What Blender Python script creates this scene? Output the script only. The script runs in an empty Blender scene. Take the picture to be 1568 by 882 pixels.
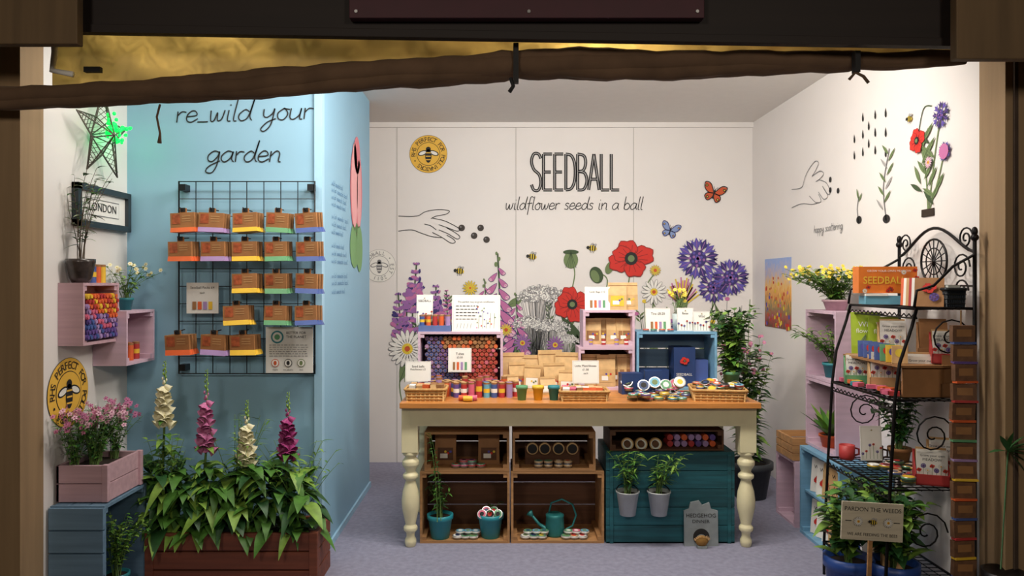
import bpy, math, random
from mathutils import Vector, Matrix
random.seed(7)
R=random.random
def U(a,b): return a+(b-a)*R()
pi=math.pi
# frame pixels to metres at distance d from the viewpoint, lens constant F
F=1130.0; CX=770.; CY=434.; H=1.43
def X(px,d): return (px-CX)/F*d
def Z(py,d): return H-(py-CY)/F*d
def lin(c):
    c/=255.; return c/12.92 if c<=.04045 else ((c+.055)/1.055)**2.4
_m={}
def mat(name,rgb,rough=.6,metal=0,var=.12,scale=14,kind='plain',emit=0,bump=0):
    if name in _m: return _m[name]
    m=bpy.data.materials.new(name); m.use_nodes=True; nt=m.node_tree; N=nt.nodes; L=nt.links
    p=N['Principled BSDF']; col=[lin(c) for c in rgb]+[1]
    p.inputs['Roughness'].default_value=rough; p.inputs['Metallic'].default_value=metal
    tc=N.new('ShaderNodeTexCoord'); mp=N.new('ShaderNodeMapping'); nz=N.new('ShaderNodeTexNoise')
    L.new(tc.outputs['Object'],mp.inputs[0]); L.new(mp.outputs[0],nz.inputs['Vector'])
    nz.inputs['Scale'].default_value=scale; nz.inputs['Detail'].default_value=4
    if kind=='woodx': mp.inputs['Scale'].default_value=(.25,4,4)
    if kind=='woody': mp.inputs['Scale'].default_value=(4,.25,4)
    if kind=='woodz': mp.inputs['Scale'].default_value=(4,4,.25)
    mr=N.new('ShaderNodeMapRange'); L.new(nz.outputs['Fac'],mr.inputs['Value'])
    mr.inputs['From Min'].default_value=.3; mr.inputs['From Max'].default_value=.7
    mr.inputs['To Min'].default_value=1-var; mr.inputs['To Max'].default_value=1+var*.5
    vm=N.new('ShaderNodeVectorMath'); vm.operation='SCALE'; vm.inputs[0].default_value=col[:3]
    L.new(mr.outputs[0],vm.inputs['Scale']); L.new(vm.outputs[0],p.inputs['Base Color'])
    if bump:
        bp=N.new('ShaderNodeBump'); bp.inputs['Strength'].default_value=bump; bp.inputs['Distance'].default_value=.004
        n2=N.new('ShaderNodeTexNoise'); n2.inputs['Scale'].default_value=scale*8; L.new(tc.outputs['Object'],n2.inputs['Vector'])
        L.new(n2.outputs['Fac'],bp.inputs['Height']); L.new(bp.outputs[0],p.inputs['Normal'])
    if emit:
        p.inputs['Emission Color'].default_value=col; p.inputs['Emission Strength'].default_value=emit
    _m[name]=m; return m
def flat(name,rgb,**k): return mat(name,rgb,var=.03,rough=.7,**k)

class B:
    def __init__(s): s.v=[];s.f=[];s.mi=[];s.sm=[];s.mats=[];s.M=Matrix.Identity(4)
    def idx(s,m):
        if m not in s.mats: s.mats.append(m)
        return s.mats.index(m)
    def add(s,vs,fs,m,sm=False):
        o=len(s.v); M=s.M; s.v+=[M@Vector(p) for p in vs]; i=s.idx(m)
        for f in fs: s.f.append([o+k for k in f]); s.mi.append(i); s.sm.append(sm)
    def at(s,x=0,y=0,z=0,rz=0,rx=0,ry=0):
        s.M=Matrix.Translation((x,y,z))@Matrix.Rotation(rz,4,'Z')@Matrix.Rotation(rx,4,'X')@Matrix.Rotation(ry,4,'Y'); return s
    def box(s,x0,x1,y0,y1,z0,z1,m):
        s.add([(x0,y0,z0),(x1,y0,z0),(x1,y1,z0),(x0,y1,z0),(x0,y0,z1),(x1,y0,z1),(x1,y1,z1),(x0,y1,z1)],
          [(3,2,1,0),(4,5,6,7),(0,1,5,4),(1,2,6,5),(2,3,7,6),(3,0,4,7)],m)
    def lathe(s,prof,c,m,seg=20,sm=True):
        vs=[];fs=[]
        for r,z in prof:
            for i in range(seg):
                a=2*pi*i/seg; vs.append((c[0]+r*math.cos(a),c[1]+r*math.sin(a),c[2]+z))
        for j in range(len(prof)-1):
            for i in range(seg):
                k=(i+1)%seg; fs.append((j*seg+i,j*seg+k,(j+1)*seg+k,(j+1)*seg+i))
        s.add(vs,fs,m,sm)
    def cyl(s,c,r,h,m,seg=18,top=None,r2=None):
        r2=r if r2 is None else r2
        s.lathe([(r,0),(r2,h)],c,m,seg); n=seg
        for rr,z,mm in((r,0,m),(r2,h,top or m)):
            s.add([(c[0]+rr*math.cos(2*pi*i/n),c[1]+rr*math.sin(2*pi*i/n),c[2]+z) for i in range(n)],[tuple(range(n))],mm)
    def tube(s,pts,r,m,seg=6,closed=False):
        pts=[Vector(p) for p in pts]; n=len(pts); vs=[];fs=[]
        if n<2: return
        rs=r if isinstance(r,(list,tuple)) else [r]*n
        for i,p in enumerate(pts):
            a=pts[i-1] if i>0 else (pts[-1] if closed else p); c=pts[i+1] if i<n-1 else (pts[0] if closed else p)
            t=(c-a); t=t.normalized() if t.length>1e-9 else Vector((0,0,1))
            ref=Vector((0,0,1)) if abs(t.z)<.85 else Vector((1,0,0))
            if i==0: u=t.cross(ref).normalized()
            else:
                u=(u-t*u.dot(t)); u=u.normalized() if u.length>1e-6 else t.cross(ref).normalized()
            w=t.cross(u)
            for k in range(seg):
                an=2*pi*k/seg; vs.append(p+(u*math.cos(an)+w*math.sin(an))*rs[i])
        for i in range(n-1 if not closed else n):
            j=(i+1)%n
            for k in range(seg):
                l=(k+1)%seg; fs.append((i*seg+k,i*seg+l,j*seg+l,j*seg+k))
        if not closed: fs+= [tuple(range(seg)),tuple((n-1)*seg+k for k in range(seg))]
        s.add(vs,fs,m,True)
    def ball(s,c,r,m,seg=10,rings=6):
        if not isinstance(r,(tuple,list)): r=(r,r,r)
        vs=[];fs=[]
        for j in range(rings+1):
            ph=pi*j/rings
            for i in range(seg):
                a=2*pi*i/seg; vs.append((c[0]+r[0]*math.sin(ph)*math.cos(a),c[1]+r[1]*math.sin(ph)*math.sin(a),c[2]+r[2]*math.cos(ph)))
        for j in range(rings):
            for i in range(seg):
                k=(i+1)%seg; fs.append((j*seg+i,(j+1)*seg+i,(j+1)*seg+k,j*seg+k))
        s.add(vs,fs,m,True)
    def leaf(s,p,d,L,W,m,droop=.3,n=4,cup=.15):
        p=Vector(p); d=Vector(d).normalized(); sd=d.cross(Vector((0,0,1)))
        if sd.length<.05: sd=Vector((math.cos(p.x*99),math.sin(p.x*99),0))
        sd.normalize(); nn=sd.cross(d); vs=[];fs=[]
        for i in range(n+1):
            t=i/n; q=p+d*L*t+Vector((0,0,-droop*L*t*t)); w=W*.5*math.sin(pi*min(1,t**.8*.97+.03))
            vs+= [q-sd*w+nn*w*cup*2,q,q+sd*w+nn*w*cup*2]
        for i in range(n):
            a=i*3; fs+= [(a,a+1,a+4,a+3),(a+1,a+2,a+5,a+4)]
        s.add(vs,fs,m,True)
    # flat drawing in the local XZ plane, facing -Y
    def poly(s,pts,m,lay=1): s.add([(p[0],-lay*.0008,p[1]) for p in pts],[tuple(range(len(pts)))],m)
    def disc(s,u,v,r,m,lay=1,ry=None,n=22,rot=0):
        ry=ry or r; c,q=math.cos(rot),math.sin(rot); P=[]
        for i in range(n):
            a=2*pi*i/n; x=r*math.cos(a); y=ry*math.sin(a); P.append((u+x*c-y*q,v+x*q+y*c))
        s.poly(P,m,lay)
    def line(s,pts,w,m,lay=2,smooth=True,closed=False):
        P=[Vector((p[0],p[1])) for p in pts]
        if closed: P.append(P[0])
        if smooth and len(P)>2:
            Q=[]
            for i in range(len(P)-1):
                p0=P[max(i-1,0)];p1=P[i];p2=P[i+1];p3=P[min(i+2,len(P)-1)]
                for k in range(5):
                    t=k/5; Q.append(.5*((2*p1)+(p2-p0)*t+(2*p0-5*p1+4*p2-p3)*t*t+(3*p1-p0-3*p2+p3)*t**3))
            Q.append(P[-1]); P=Q
        vs=[];fs=[]; y=-lay*.0008
        for i,p in enumerate(P):
            a=P[max(i-1,0)];c=P[min(i+1,len(P)-1)]; t=c-a
            if t.length<1e-9: t=Vector((1,0))
            t.normalize(); nn=Vector((-t.y,t.x))*w*.5
            vs+= [(p.x+nn.x,y,p.y+nn.y),(p.x-nn.x,y,p.y-nn.y)]
        for i in range(len(P)-1): fs.append((2*i,2*i+1,2*i+3,2*i+2))
        s.add(vs,fs,m)
    def text(s,t,u,v,size,m,lay=2,xs=1,al='c',rot=0):
        vs,fs=glyph(t); 
        if not vs: return
        xm=max(p[0] for p in vs); x0=min(p[0] for p in vs); off={'c':(x0+xm)/2,'l':x0,'r':xm}[al]
        c,q=math.cos(rot),math.sin(rot); o=[]
        for p in vs:
            a=(p[0]-off)*size*xs; b=p[1]*size; o.append((u+a*c-b*q,-lay*.0008,v+a*q+b*c))
        s.add(o,fs,m)
    def fin(s,name,bev=0,clamp=None):
        if clamp:
            for p in s.v:
                for i in range(3): p[i]=min(max(p[i],clamp[i][0]),clamp[i][1])
        lo=[min(p[i] for p in s.v) for i in range(3)]; hi=[max(p[i] for p in s.v) for i in range(3)]
        o=Vector(((lo[0]+hi[0])/2,(lo[1]+hi[1])/2,lo[2]))
        me=bpy.data.meshes.new(name); me.from_pydata([p-o for p in s.v],[],s.f)
        for m in s.mats: me.materials.append(m)
        me.polygons.foreach_set('material_index',s.mi); me.polygons.foreach_set('use_smooth',s.sm); me.update()
        ob=bpy.data.objects.new(name,me); ob.location=o; bpy.context.scene.collection.objects.link(ob)
        if bev:
            q=ob.modifiers.new('bevel','BEVEL'); q.width=bev; q.segments=2; q.limit_method='ANGLE'
        return ob
_g={}
def glyph(t):
    if t in _g: return _g[t]
    cu=bpy.data.curves.new('t','FONT'); cu.body=t; cu.size=1; cu.resolution_u=3
    ob=bpy.data.objects.new('t',cu); bpy.context.scene.collection.objects.link(ob)
    dg=bpy.context.evaluated_depsgraph_get(); me=bpy.data.meshes.new_from_object(ob.evaluated_get(dg))
    r=([tuple(v.co) for v in me.vertices],[tuple(p.vertices) for p in me.polygons])
    bpy.data.objects.remove(ob); bpy.data.curves.remove(cu); bpy.data.meshes.remove(me); _g[t]=r; return r
ST={'a':(1.1,[[(.9,.9),(.5,1),(.1,.6),(.1,.2),(.4,0),(.8,.35),(.95,.95),(.9,.3),(1.1,0)]]),
'b':(1,[[(.15,2),(.1,1),(.1,.1),(.12,.6),(.5,1),(.9,.6),(.7,.1),(.3,0),(.1,.2)]]),
'c':(.9,[[(.8,.85),(.45,1),(.1,.5),(.3,.03),(.85,.15)]]),
'd':(1.1,[[(.8,.8),(.5,1),(.1,.6),(.1,.2),(.4,0),(.8,.4),(1.05,2),(.9,.5),(1.1,0)]]),
'e':(.95,[[(.1,.5),(.8,.6),(.7,.95),(.4,1),(.1,.6),(.15,.15),(.5,0),(.95,.3)]]),
'f':(.8,[[(.9,1.8),(.6,2),(.4,1.6),(.35,.5),(.3,-.8)],[(.05,.9),(.8,1)]]),
'g':(1.1,[[(.9,.9),(.5,1),(.1,.6),(.15,.15),(.5,.05),(.85,.5),(.95,.95),(.9,-.3),(.6,-1),(.1,-.9),(.3,-.4),(1.1,.1)]]),
'h':(1,[[(.15,2),(.1,0)],[(.1,.5),(.5,1),(.8,.8),(.8,.1),(1,0)]]),
'i':(.5,[[(.2,1),(.2,.1),(.45,0)],[(.25,1.4),(.3,1.5)]]),
'l':(.45,[[(.25,2),(.15,.2),(.4,0)]]),
'n':(1,[[(.1,1),(.1,0)],[(.1,.5),(.5,1),(.8,.8),(.8,.1),(1,0)]]),
'o':(.95,[[(.5,1),(.1,.6),(.2,.1),(.6,0),(.85,.5),(.6,.97),(.5,1),(.95,.9)]]),
'p':(1,[[(.1,1),(.1,-1)],[(.1,.6),(.5,1),(.9,.6),(.6,.05),(.1,.2)]]),
'r':(.75,[[(.1,1),(.15,0)],[(.13,.6),(.4,.95),(.75,.9)]]),
's':(.75,[[(.7,.85),(.4,1),(.15,.75),(.6,.4),(.5,.05),(.05,.1)]]),
't':(.7,[[(.4,1.8),(.3,.2),(.6,0)],[(0,1.1),(.7,1.15)]]),
'u':(1.05,[[(.1,1),(.1,.2),(.4,0),(.8,.4),(.87,1),(.85,.1),(1.05,0)]]),
'w':(1.25,[[(.1,1),(.2,.1),(.45,.1),(.62,.8),(.7,.1),(1,.2),(1.15,1)]]),
'y':(1.1,[[(.1,1),(.15,.4),(.45,.25),(.8,.6),(.9,1),(.8,-.4),(.4,-1),(.1,-.8),(.5,-.2),(1.1,.1)]]),
'_':(.8,[[(0,0),(.8,0)]]),' ':(.7,[]),
'S':(1,[[(.9,1.75),(.7,2),(.3,2),(.1,1.6),(.3,1.15),(.75,.85),(.9,.4),(.7,0),(.3,0),(.1,.3)]]),
'E':(.95,[[(.12,0),(.12,2)],[(.1,2),(.85,2)],[(.1,1),(.75,1)],[(.1,0),(.85,0)]]),
'D':(1,[[(.12,0),(.12,2)],[(.1,2),(.6,1.9),(.88,1.4),(.88,.6),(.6,.1),(.1,0)]]),
'B':(1,[[(.12,0),(.12,2)],[(.1,2),(.65,1.9),(.8,1.5),(.6,1.1),(.12,1.03)],[(.12,1.03),(.7,.95),(.9,.5),(.65,.05),(.1,0)]]),
'A':(1,[[(.05,0),(.5,2)],[(.5,2),(.95,0)],[(.2,.6),(.8,.6)]]),
'L':(.85,[[(.12,2),(.12,0)],[(.1,0),(.8,0)]])}
def stroke(b,t,u0,u1,v,h,w,m,lay=2,slant=.15,rise=0,core=None):
    tot=sum(ST[c][0] for c in t); sx=(u1-u0)/tot; x=0
    for c in t:
        wd,sts=ST[c]
        for st in sts:
            P=[(u0+(x+a)*sx+bb*h*slant,v+bb*h+rise*(x+a)/tot) for a,bb in st]
            b.line(P,w,m,lay)
            if core: b.line(P,w*.22,core,lay+1)
        x+=wd
# ---------- palette
white=flat('paper_white',(236,234,228)); black=flat('ink_black',(28,27,28)); grey=flat('ink_grey',(120,120,122))
lgrey=flat('ink_light_grey',(175,172,172)); red=flat('poppy_red',(205,45,35)); dred=flat('poppy_dark',(140,25,22))
purple=flat('cornflower_purple',(88,78,165)); dpurple=flat('cornflower_dark',(55,45,110)); lilacA=flat('lavender_art',(150,100,165))
pinkA=flat('foxglove_art',(190,110,160)); grnA=flat('art_green',(110,130,85)); dgrnA=flat('art_dark_green',(60,80,50)); yelA=flat('art_yellow',(225,195,60))
orgA=flat('butterfly_orange',(200,85,45)); blueA=flat('butterfly_blue',(130,150,195)); badge=flat('badge_yellow',(235,185,70))
wallM=mat('wall_paint_white',(230,225,222),.55,var=.02,scale=3)
ceilM=mat('ceiling_paint',(234,229,224),.8,var=.02)
blueW=mat('wall_paint_blue',(142,186,212),.6,var=.02,scale=3)
blueT=mat('blue_trim',(160,202,228),.5,var=.02)
carpet=mat('carpet_blue_grey',(148,148,170),.95,var=.16,scale=35,bump=.5)
lilac=mat('lilac_painted_wood',(206,178,196),.6,var=.12,kind='woodx',scale=10)
dusty=mat('dusty_pink_wood',(195,160,170),.6,var=.15,kind='woodx',scale=10)
bluec=mat('blue_painted_wood',(105,135,160),.6,var=.18,kind='woodx',scale=10)
skyc=mat('sky_blue_wood',(118,168,200),.6,var=.15,kind='woodx',scale=10)
navy=mat('navy_card',(35,60,110),.5)
teal=mat('teal_weathered_wood',(28,92,102),.65,var=.5,kind='woodx',scale=9)
tealp=mat('teal_glaze',(45,150,165),.35,var=.05)
pine=mat('pine_top',(204,136,72),.35,var=.25,kind='woodx',scale=8)
cream=mat('cream_paint',(228,220,180),.45,var=.05)
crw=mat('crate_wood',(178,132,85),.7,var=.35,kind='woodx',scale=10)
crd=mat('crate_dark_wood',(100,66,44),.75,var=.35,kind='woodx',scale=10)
trw=mat('trough_wood',(125,66,44),.6,var=.35,kind='woodx',scale=9)
kraft=mat('kraft_paper',(205,165,115),.7,var=.1); kraftd=mat('kraft_dark',(155,110,68),.7,var=.15); gold=mat('kraft_gold',(206,170,118),.5,var=.15,scale=30)
iron=mat('black_iron',(25,22,24),.4,.6,var=.1); wire=mat('black_wire',(22,28,34),.4,.3)
green=mat('leaf_green',(82,132,52),.5,var=.35,scale=25); green2=mat('leaf_light',(130,168,70),.5,var=.3,scale=25)
green3=mat('leaf_dark',(45,90,45),.5,var=.35,scale=25); stemM=mat('stem_green',(95,125,60),.6); twig=mat('twig_brown',(75,60,45),.8)
pinkF=mat('petal_pink',(205,125,160),.5); pinkL=mat('petal_pale_pink',(228,180,200),.5); magF=mat('petal_magenta',(160,60,120),.5,var=.2); creamF=mat('petal_cream',(236,230,195),.5)
palF=mat('petal_mauve',(196,115,160),.5,var=.2)
yelF=mat('petal_yellow',(230,205,70),.5); soil=mat('soil',(50,38,30),.95); wicker=mat('wicker',(205,160,98),.7,var=.3,scale=60)
steel=mat('tin_metal',(190,190,190),.3,.8); galv=mat('galvanised',(190,195,195),.45,.3)
slate=mat('slate',(140,148,150),.8,var=.2)
cols={'red':(180,55,55),'orange':(218,98,50),'yellow':(228,186,55),'green':(95,155,110),'blue':(70,92,155),'lilac':(165,135,185),'purple':(98,75,145),'pink':(210,100,130),'teal':(45,130,140),'cyan':(105,170,195)}
cm={k:mat('card_'+k,v,.5,var=.12) for k,v in cols.items()}
def ch(*k): return cm[random.choice(k)]
# ---------- shell
ZC=2.714; XR=1.995; XL=-1.93; DB=5.9; XS=-.94; DF=3.79
def shell(n,*a): 
    b=B(); b.box(*a); return b.fin(n)
shell('floor',-2.1,2.15,2.9,6.0,-.06,0,carpet)
shell('ground',-8,8,-4,2.9,-.12,-.06,mat('paving',(70,62,55),.9))
shell('wall_back',-2.05,2.15,DB,DB+.1,0,ZC,wallM)
shell('wall_right',XR,XR+.12,3.09,DB,0,ZC,wallM)
shell('wall_left',XL-.12,XL,3.1,DF+.06,0,ZC,wallM)
shell('wall_partition_front',XL,XS,DF,DF+.05,0,ZC,blueW)
shell('wall_partition_side',XS-.05,XS,DF+.05,5.2,0,ZC,blueW)
shell('wall_niche',-1.45,-1.4,5.2,DB,0,ZC,wallM)
shell('ceiling',-2.1,2.15,3.0,6.0,ZC,ZC+.08,ceilM)
b=B(); b.box(XS-.025,XS+.014,DF-.014,DF,0,ZC,blueT); b.box(XS,XS+.014,DF,DF+.04,0,ZC,blueT); b.fin('trim_1')
shell('trim_2',-1.4,XR,DB-.025,DB,ZC-.04,ZC,wallM)
b=B()
for px in(608,790,970): b.box(X(px,DB)-.003,X(px,DB)+.003,DB-.003,DB,0,ZC-.04,flat('seam',(190,186,182)))
b.fin('trim_3')
shell('baseboard_partition',XS,XS+.012,DF+.04,5.2,0,.035,blueT)
# ---------- front of the cabin
postM=mat('beige_post',(150,124,92),.7,var=.15,kind='woodz',scale=6); dk=mat('dark_brown_cloth',(104,80,60),.9,var=.25,scale=8)
fas=mat('dark_fascia',(32,23,20),.7,var=.2,kind='woodx',scale=6); outw=mat('outer_timber',(188,153,102),.75,var=.2,kind='woodz',scale=6)
pilw=mat('pillar_timber',(105,84,58),.75,var=.2,kind='woodz',scale=6); dkc=mat('dark_curtain',(70,55,45),.9,var=.2)
b=B(); b.box(XL-.12,XL,2.95,3.1,0,2.75,postM); b.box(XL-.3,XL-.12,2.95,3.05,0,2.75,dkc)
for i in range(7): b.tube([(XL-.14-.025*i,2.94,z*.3) for z in range(10)],.014,dkc)
b.fin('left_timber_post')
b=B(); b.box(XR,XR+.09,2.93,3.09,0,2.75,postM); b.box(XR+.03,XR+.045,2.92,2.93,0,2.75,dkc)
b.box(XR+.1,XR+.6,2.95,3.03,0,2.75,outw); b.fin('right_timber_post')
b=B(); b.box(XL-.4,X(118,2.6),2.6,2.64,Z(67,2.6),3.1,pilw); b.fin('left_pillar_head',.004)
b=B(); b.box(X(1465,2.6),2.6,2.6,2.64,Z(90,2.6),3.1,pilw); b.fin('right_pillar_head',.004)
b=B(); xa,xc=X(112,2.72),X(1470,2.72); za,zc_=Z(54,2.74),Z(76,2.74)
b.add([(xa,2.71,za),(xc,2.71,zc_),(xc,2.74,zc_),(xa,2.74,za),(xa,2.71,3.1),(xc,2.71,3.1),(xc,2.74,3.1),(xa,2.74,3.1)],[(3,2,1,0),(4,5,6,7),(0,1,5,4),(1,2,6,5),(2,3,7,6),(3,0,4,7)],fas)
b.add([(xa,2.70,za),(xc,2.70,zc_),(xc,2.70,zc_+.03),(xa,2.70,za+.03),(xa,2.71,za),(xc,2.71,zc_),(xc,2.71,zc_+.03),(xa,2.71,za+.03)],[(0,1,2,3),(0,1,5,4),(3,2,6,7)],fas); b.fin('fascia_board',.002)
b=B(); mb=mat('burgundy_sign',(62,14,30),.6); b.box(X(535,2.66),X(1078,2.66),2.655,2.70,Z(28,2.66),2.9,mb)
for px in(545,810,1068): b.at(X(px,2.65),2.653,Z(17,2.65),rx=pi/2); b.cyl((0,0,0),.006,.004,steel,8)
b.at(); b.fin('burgundy_sign_board',.002)
# rolled canvas
canv=bpy.data.materials.new('canvas_translucent'); canv.use_nodes=True; nt=canv.node_tree; p=nt.nodes['Principled BSDF']
p.inputs['Base Color'].default_value=(lin(185),lin(158),lin(105),1); p.inputs['Roughness'].default_value=.9
tr=nt.nodes.new('ShaderNodeBsdfTranslucent'); tr.inputs['Color'].default_value=(lin(228),lin(188),lin(100),1)
mx=nt.nodes.new('ShaderNodeMixShader'); nz=nt.nodes.new('ShaderNodeTexNoise'); nz.inputs['Scale'].default_value=5
mr=nt.nodes.new('ShaderNodeMapRange'); mr.inputs['To Min'].default_value=.06; mr.inputs['To Max'].default_value=.34
nt.links.new(nz.outputs[0],mr.inputs['Value']); nt.links.new(mr.outputs[0],mx.inputs[0])
nt.links.new(p.outputs[0],mx.inputs[1]); nt.links.new(tr.outputs[0],mx.inputs[2]); nt.links.new(mx.outputs[0],nt.nodes['Material Output'].inputs[0])
b=B(); rp=[(-20,152,17),(28,150,17),(130,146,18),(240,141,19),(380,131,20),(500,122,21),(640,112,22),(770,102,23),(790,101,18),(810,101,22),(930,101,22),(1060,100,21),(1200,97,18),(1300,94,15),(1312,93,12),(1340,95,13),(1420,92,12),(1490,88,11)]
pts=[];rad=[]
for i in range(len(rp)-1):
    (a0,c0,r0),(a1,c1,r1)=rp[i],rp[i+1]; n=max(1,int((a1-a0)/14))
    for j in range(n):
        t=j/n; px=a0+(a1-a0)*t; py=c0+(c1-c0)*t; r=(r0+(r1-r0)*t)*(1+.04*math.sin(px*.05)+.03*math.sin(px*.13)); pts.append((X(px,2.86),2.86+.006*math.sin(px*.07),Z(py+1.*math.sin(px*.02),2.86))); rad.append(r*2.86/F)
b.tube(pts,rad,dk,16)
for o,rr,ph in((.35,.6,0),(-.4,.55,2),(.05,.75,4)): b.tube([(p[0],p[1]-r*.42,p[2]+r*(o+.15*math.sin(p[0]*5+ph))) for p,r in zip(pts,rad)],[r*rr for r in rad],dk,10)
for px,y0,y1 in((790,68,128),(1310,80,112)):
    b.box(X(px-4,2.8),X(px+4,2.8),2.78,2.81,Z(y1,2.8),Z(y0,2.8),black)
b.tube([(X(782,2.8),2.8,Z(120,2.8)),(X(786,2.8),2.79,Z(133,2.8)),(X(780,2.8),2.79,Z(142,2.8))],.008,black)
b.tube([(X(1300,2.8),2.8,Z(122,2.8)),(X(1308,2.8),2.79,Z(112,2.8)),(X(1320,2.8),2.79,Z(118,2.8)),(X(1328,2.8),2.79,Z(128,2.8))],.006,dk)
b.tube([(X(245,2.8),2.8,Z(160,2.8)),(X(242,2.8),2.79,Z(180,2.8)),(X(247,2.8),2.79,Z(205,2.8)),(X(246,2.8),2.79,Z(220,2.8))],[.004,.004,.004,.008],dk)
b.fin('rolled_canvas_awning')
b=B(); n=60; vs=[];fs=[]
def yr(px):
    for i in range(len(rp)-1):
        if rp[i][0]<=px<=rp[i+1][0]:
            t=(px-rp[i][0])/(rp[i+1][0]-rp[i][0]); return rp[i][1]*(1-t)+rp[i+1][1]*t
    return 90
for i in range(n+1):
    px=80+1385*i/n
    for j in range(7):
        t=j/6; y=yr(px)*(1-t)+20*t; dd=2.92+.02*math.sin(i*.9+j*1.3)+.015*math.sin(i*2.3)
        vs.append((X(px,dd),dd,Z(y,dd)))
for i in range(n):
    for j in range(6): fs.append((i*7+j,(i+1)*7+j,(i+1)*7+j+1,i*7+j+1))
b.add(vs,fs,canv,True); b.fin('canvas_valance')
b=B(); b.tube([(X(82,2.85),2.85,Z(30,2.85)),(X(84,2.85),2.85,Z(80,2.85)),(X(80,2.85),2.85,Z(108,2.85)),(X(112,2.85),2.85,Z(114,2.85))],.012,white)
b.box(X(130,2.84),X(155,2.84),2.83,2.85,Z(111,2.84),Z(103,2.84),black); b.fin('awning_bracket')
# ---------- wall art
def bk(px,py): return (X(px,DB),Z(py,DB))
def rw(px,py): d=XR*F/(px-CX); return (-d,Z(py,d))
def lw(px,py): d=-XL*F/(CX-px); return (d,Z(py,d))
def sw(px,py): d=-XS*F/(CX-px); return (d,Z(py,d))
MB=Matrix.Translation((0,DB-.002,0)); MR=Matrix.Translation((XR-.002,0,0))@Matrix.Rotation(-pi/2,4,'Z')
ML=Matrix.Translation((XL+.002,0,0))@Matrix.Rotation(pi/2,4,'Z'); MS=Matrix.Translation((XS+.002,0,0))@Matrix.Rotation(pi/2,4,'Z')
MF=Matrix.Translation((0,DF-.002,0))
def bee(b,u,v,r,lay=8):
    b.disc(u-r*.1,v+r*.45,r*.5,lgrey,lay,r*.3,rot=1); b.disc(u+r*.35,v+r*.45,r*.45,lgrey,lay,r*.25,rot=.6)
    b.disc(u,v,r*.75,yelA,lay+1,r*.45,rot=-.2)
    for k in(-.4,0,.4): b.line([(u+k*r,v-r*.4),(u+k*r+r*.05,v+r*.4)],r*.2,black,lay+2,False)
    b.disc(u-r*.75,v+r*.1,r*.28,black,lay+2)
    for k in(-.3,0,.3): b.line([(u+k*r,v-r*.3),(u+k*r-.1*r,v-r*.8)],r*.07,black,lay+2,False)
def badgeA(b,u,v,r,mc=badge,txt='RHS PERFECT FOR POLLINATORS • ',mt=black,fc=badge):
    b.disc(u,v,r,mt,1,n=40); b.disc(u,v,r*.985,mc,2,n=40); b.disc(u,v,r*.62,mt,3,n=36); b.disc(u,v,r*.595,fc,4,n=36)
    n=len(txt)
    for i,c in enumerate(txt):
        if c==' ': continue
        a=pi*1.02-2*pi*i/n; b.text(c,u+r*.68*math.cos(a),v+r*.68*math.sin(a),r*.32,mt,5,rot=a-pi/2)
    for s in(-1,1):
        b.disc(u+s*r*.3,v+r*.05,r*.26,mt,5,r*.13,rot=-s*.35); b.disc(u+s*r*.3,v+r*.05,r*.2,white,6,r*.085,rot=-s*.35)
    b.disc(u,v+r*.25,r*.13,mt,6); b.disc(u,v-r*.1,r*.17,mt,6,r*.36)
    for k in(-.3,-.12,.06): b.line([(u-r*.13,v+k*r),(u+r*.13,v+k*r)],r*.05,fc,7,False)
def poppyA(b,u,v,r,lay=10,sq=.85):
    for k,(a0,rr) in enumerate(((.3,.95),(1.9,.9),(3.5,.95),(5.0,.9),(2.6,.8))):
        P=[]
        for i in range(17):
            t=i/16; a=a0+(t-.5)*2.2; q=rr*r*(math.sin(pi*t)**.45)*(1+.06*math.sin(t*25)); P.append((u+q*math.cos(a),v+q*sq*math.sin(a)))
        b.poly([(u,v)]+P,red,lay+k*.5); b.line(P,r*.035,dred,lay+k*.5+.3,False)
        for i in range(2,15,3): b.line([(u,v),(u+(P[i][0]-u)*.75,v+(P[i][1]-v)*.75)],r*.025,dred,lay+k*.5+.3,False)
    b.disc(u,v,r*.27,black,lay+4); b.disc(u,v,r*.14,grnA,lay+5)
def cornA(b,u,v,r,lay=10,n=13):
    for i in range(n):
        a=2*pi*i/n+.2; w=.2; P=[(u,v)]
        for t,q in((-w*.5,.5),(-w*1.6,1),(-w*.7,.82),(0,1.05),(w*.7,.82),(w*1.6,1),(w*.5,.5)): P.append((u+r*q*math.cos(a+t),v+r*q*math.sin(a+t)))
        b.poly(P,purple if i%2 else dpurple,lay+(i%2)); b.line([(u,v),(u+r*.9*math.cos(a),v+r*.9*math.sin(a))],r*.03,lilacA,lay+2,False)
    b.disc(u,v,r*.42,dpurple,lay+2.5)
    for i in range(18):
        a=i*2.4; q=r*.42*(i/18); b.disc(u+q*math.cos(a),v+q*math.sin(a),r*.07,lilacA if i%2 else purple,lay+3,n=8)
def daisyA(b,u,v,r,lay=8,mp=white,mc=yelA,n=14,cr=.28):
    for i in range(n):
        a=2*pi*i/n; b.disc(u+r*.6*math.cos(a),v+r*.6*math.sin(a),r*.4,grey,lay,r*.13,n=12,rot=a); b.disc(u+r*.6*math.cos(a),v+r*.6*math.sin(a),r*.37,mp,lay+1,r*.1,n=12,rot=a)
    b.disc(u,v,r*cr,mc,lay+2); b.disc(u,v,r*cr*.5,orgA,lay+3)
def leafA(b,u,v,L,a,m,w=.25,lay=4):
    P=[];Q=[]
    for i in range(9):
        t=i/8; q=L*w*math.sin(pi*t)*.5; x=L*t; P.append((u+x*math.cos(a)-q*math.sin(a),v+x*math.sin(a)+q*math.cos(a))); Q.append((u+x*math.cos(a)+q*math.sin(a),v+x*math.sin(a)-q*math.cos(a)))
    b.poly(P+Q[::-1],m,lay); b.line([P[0],P[-1]],L*.015,dgrnA,lay+1,False)
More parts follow.
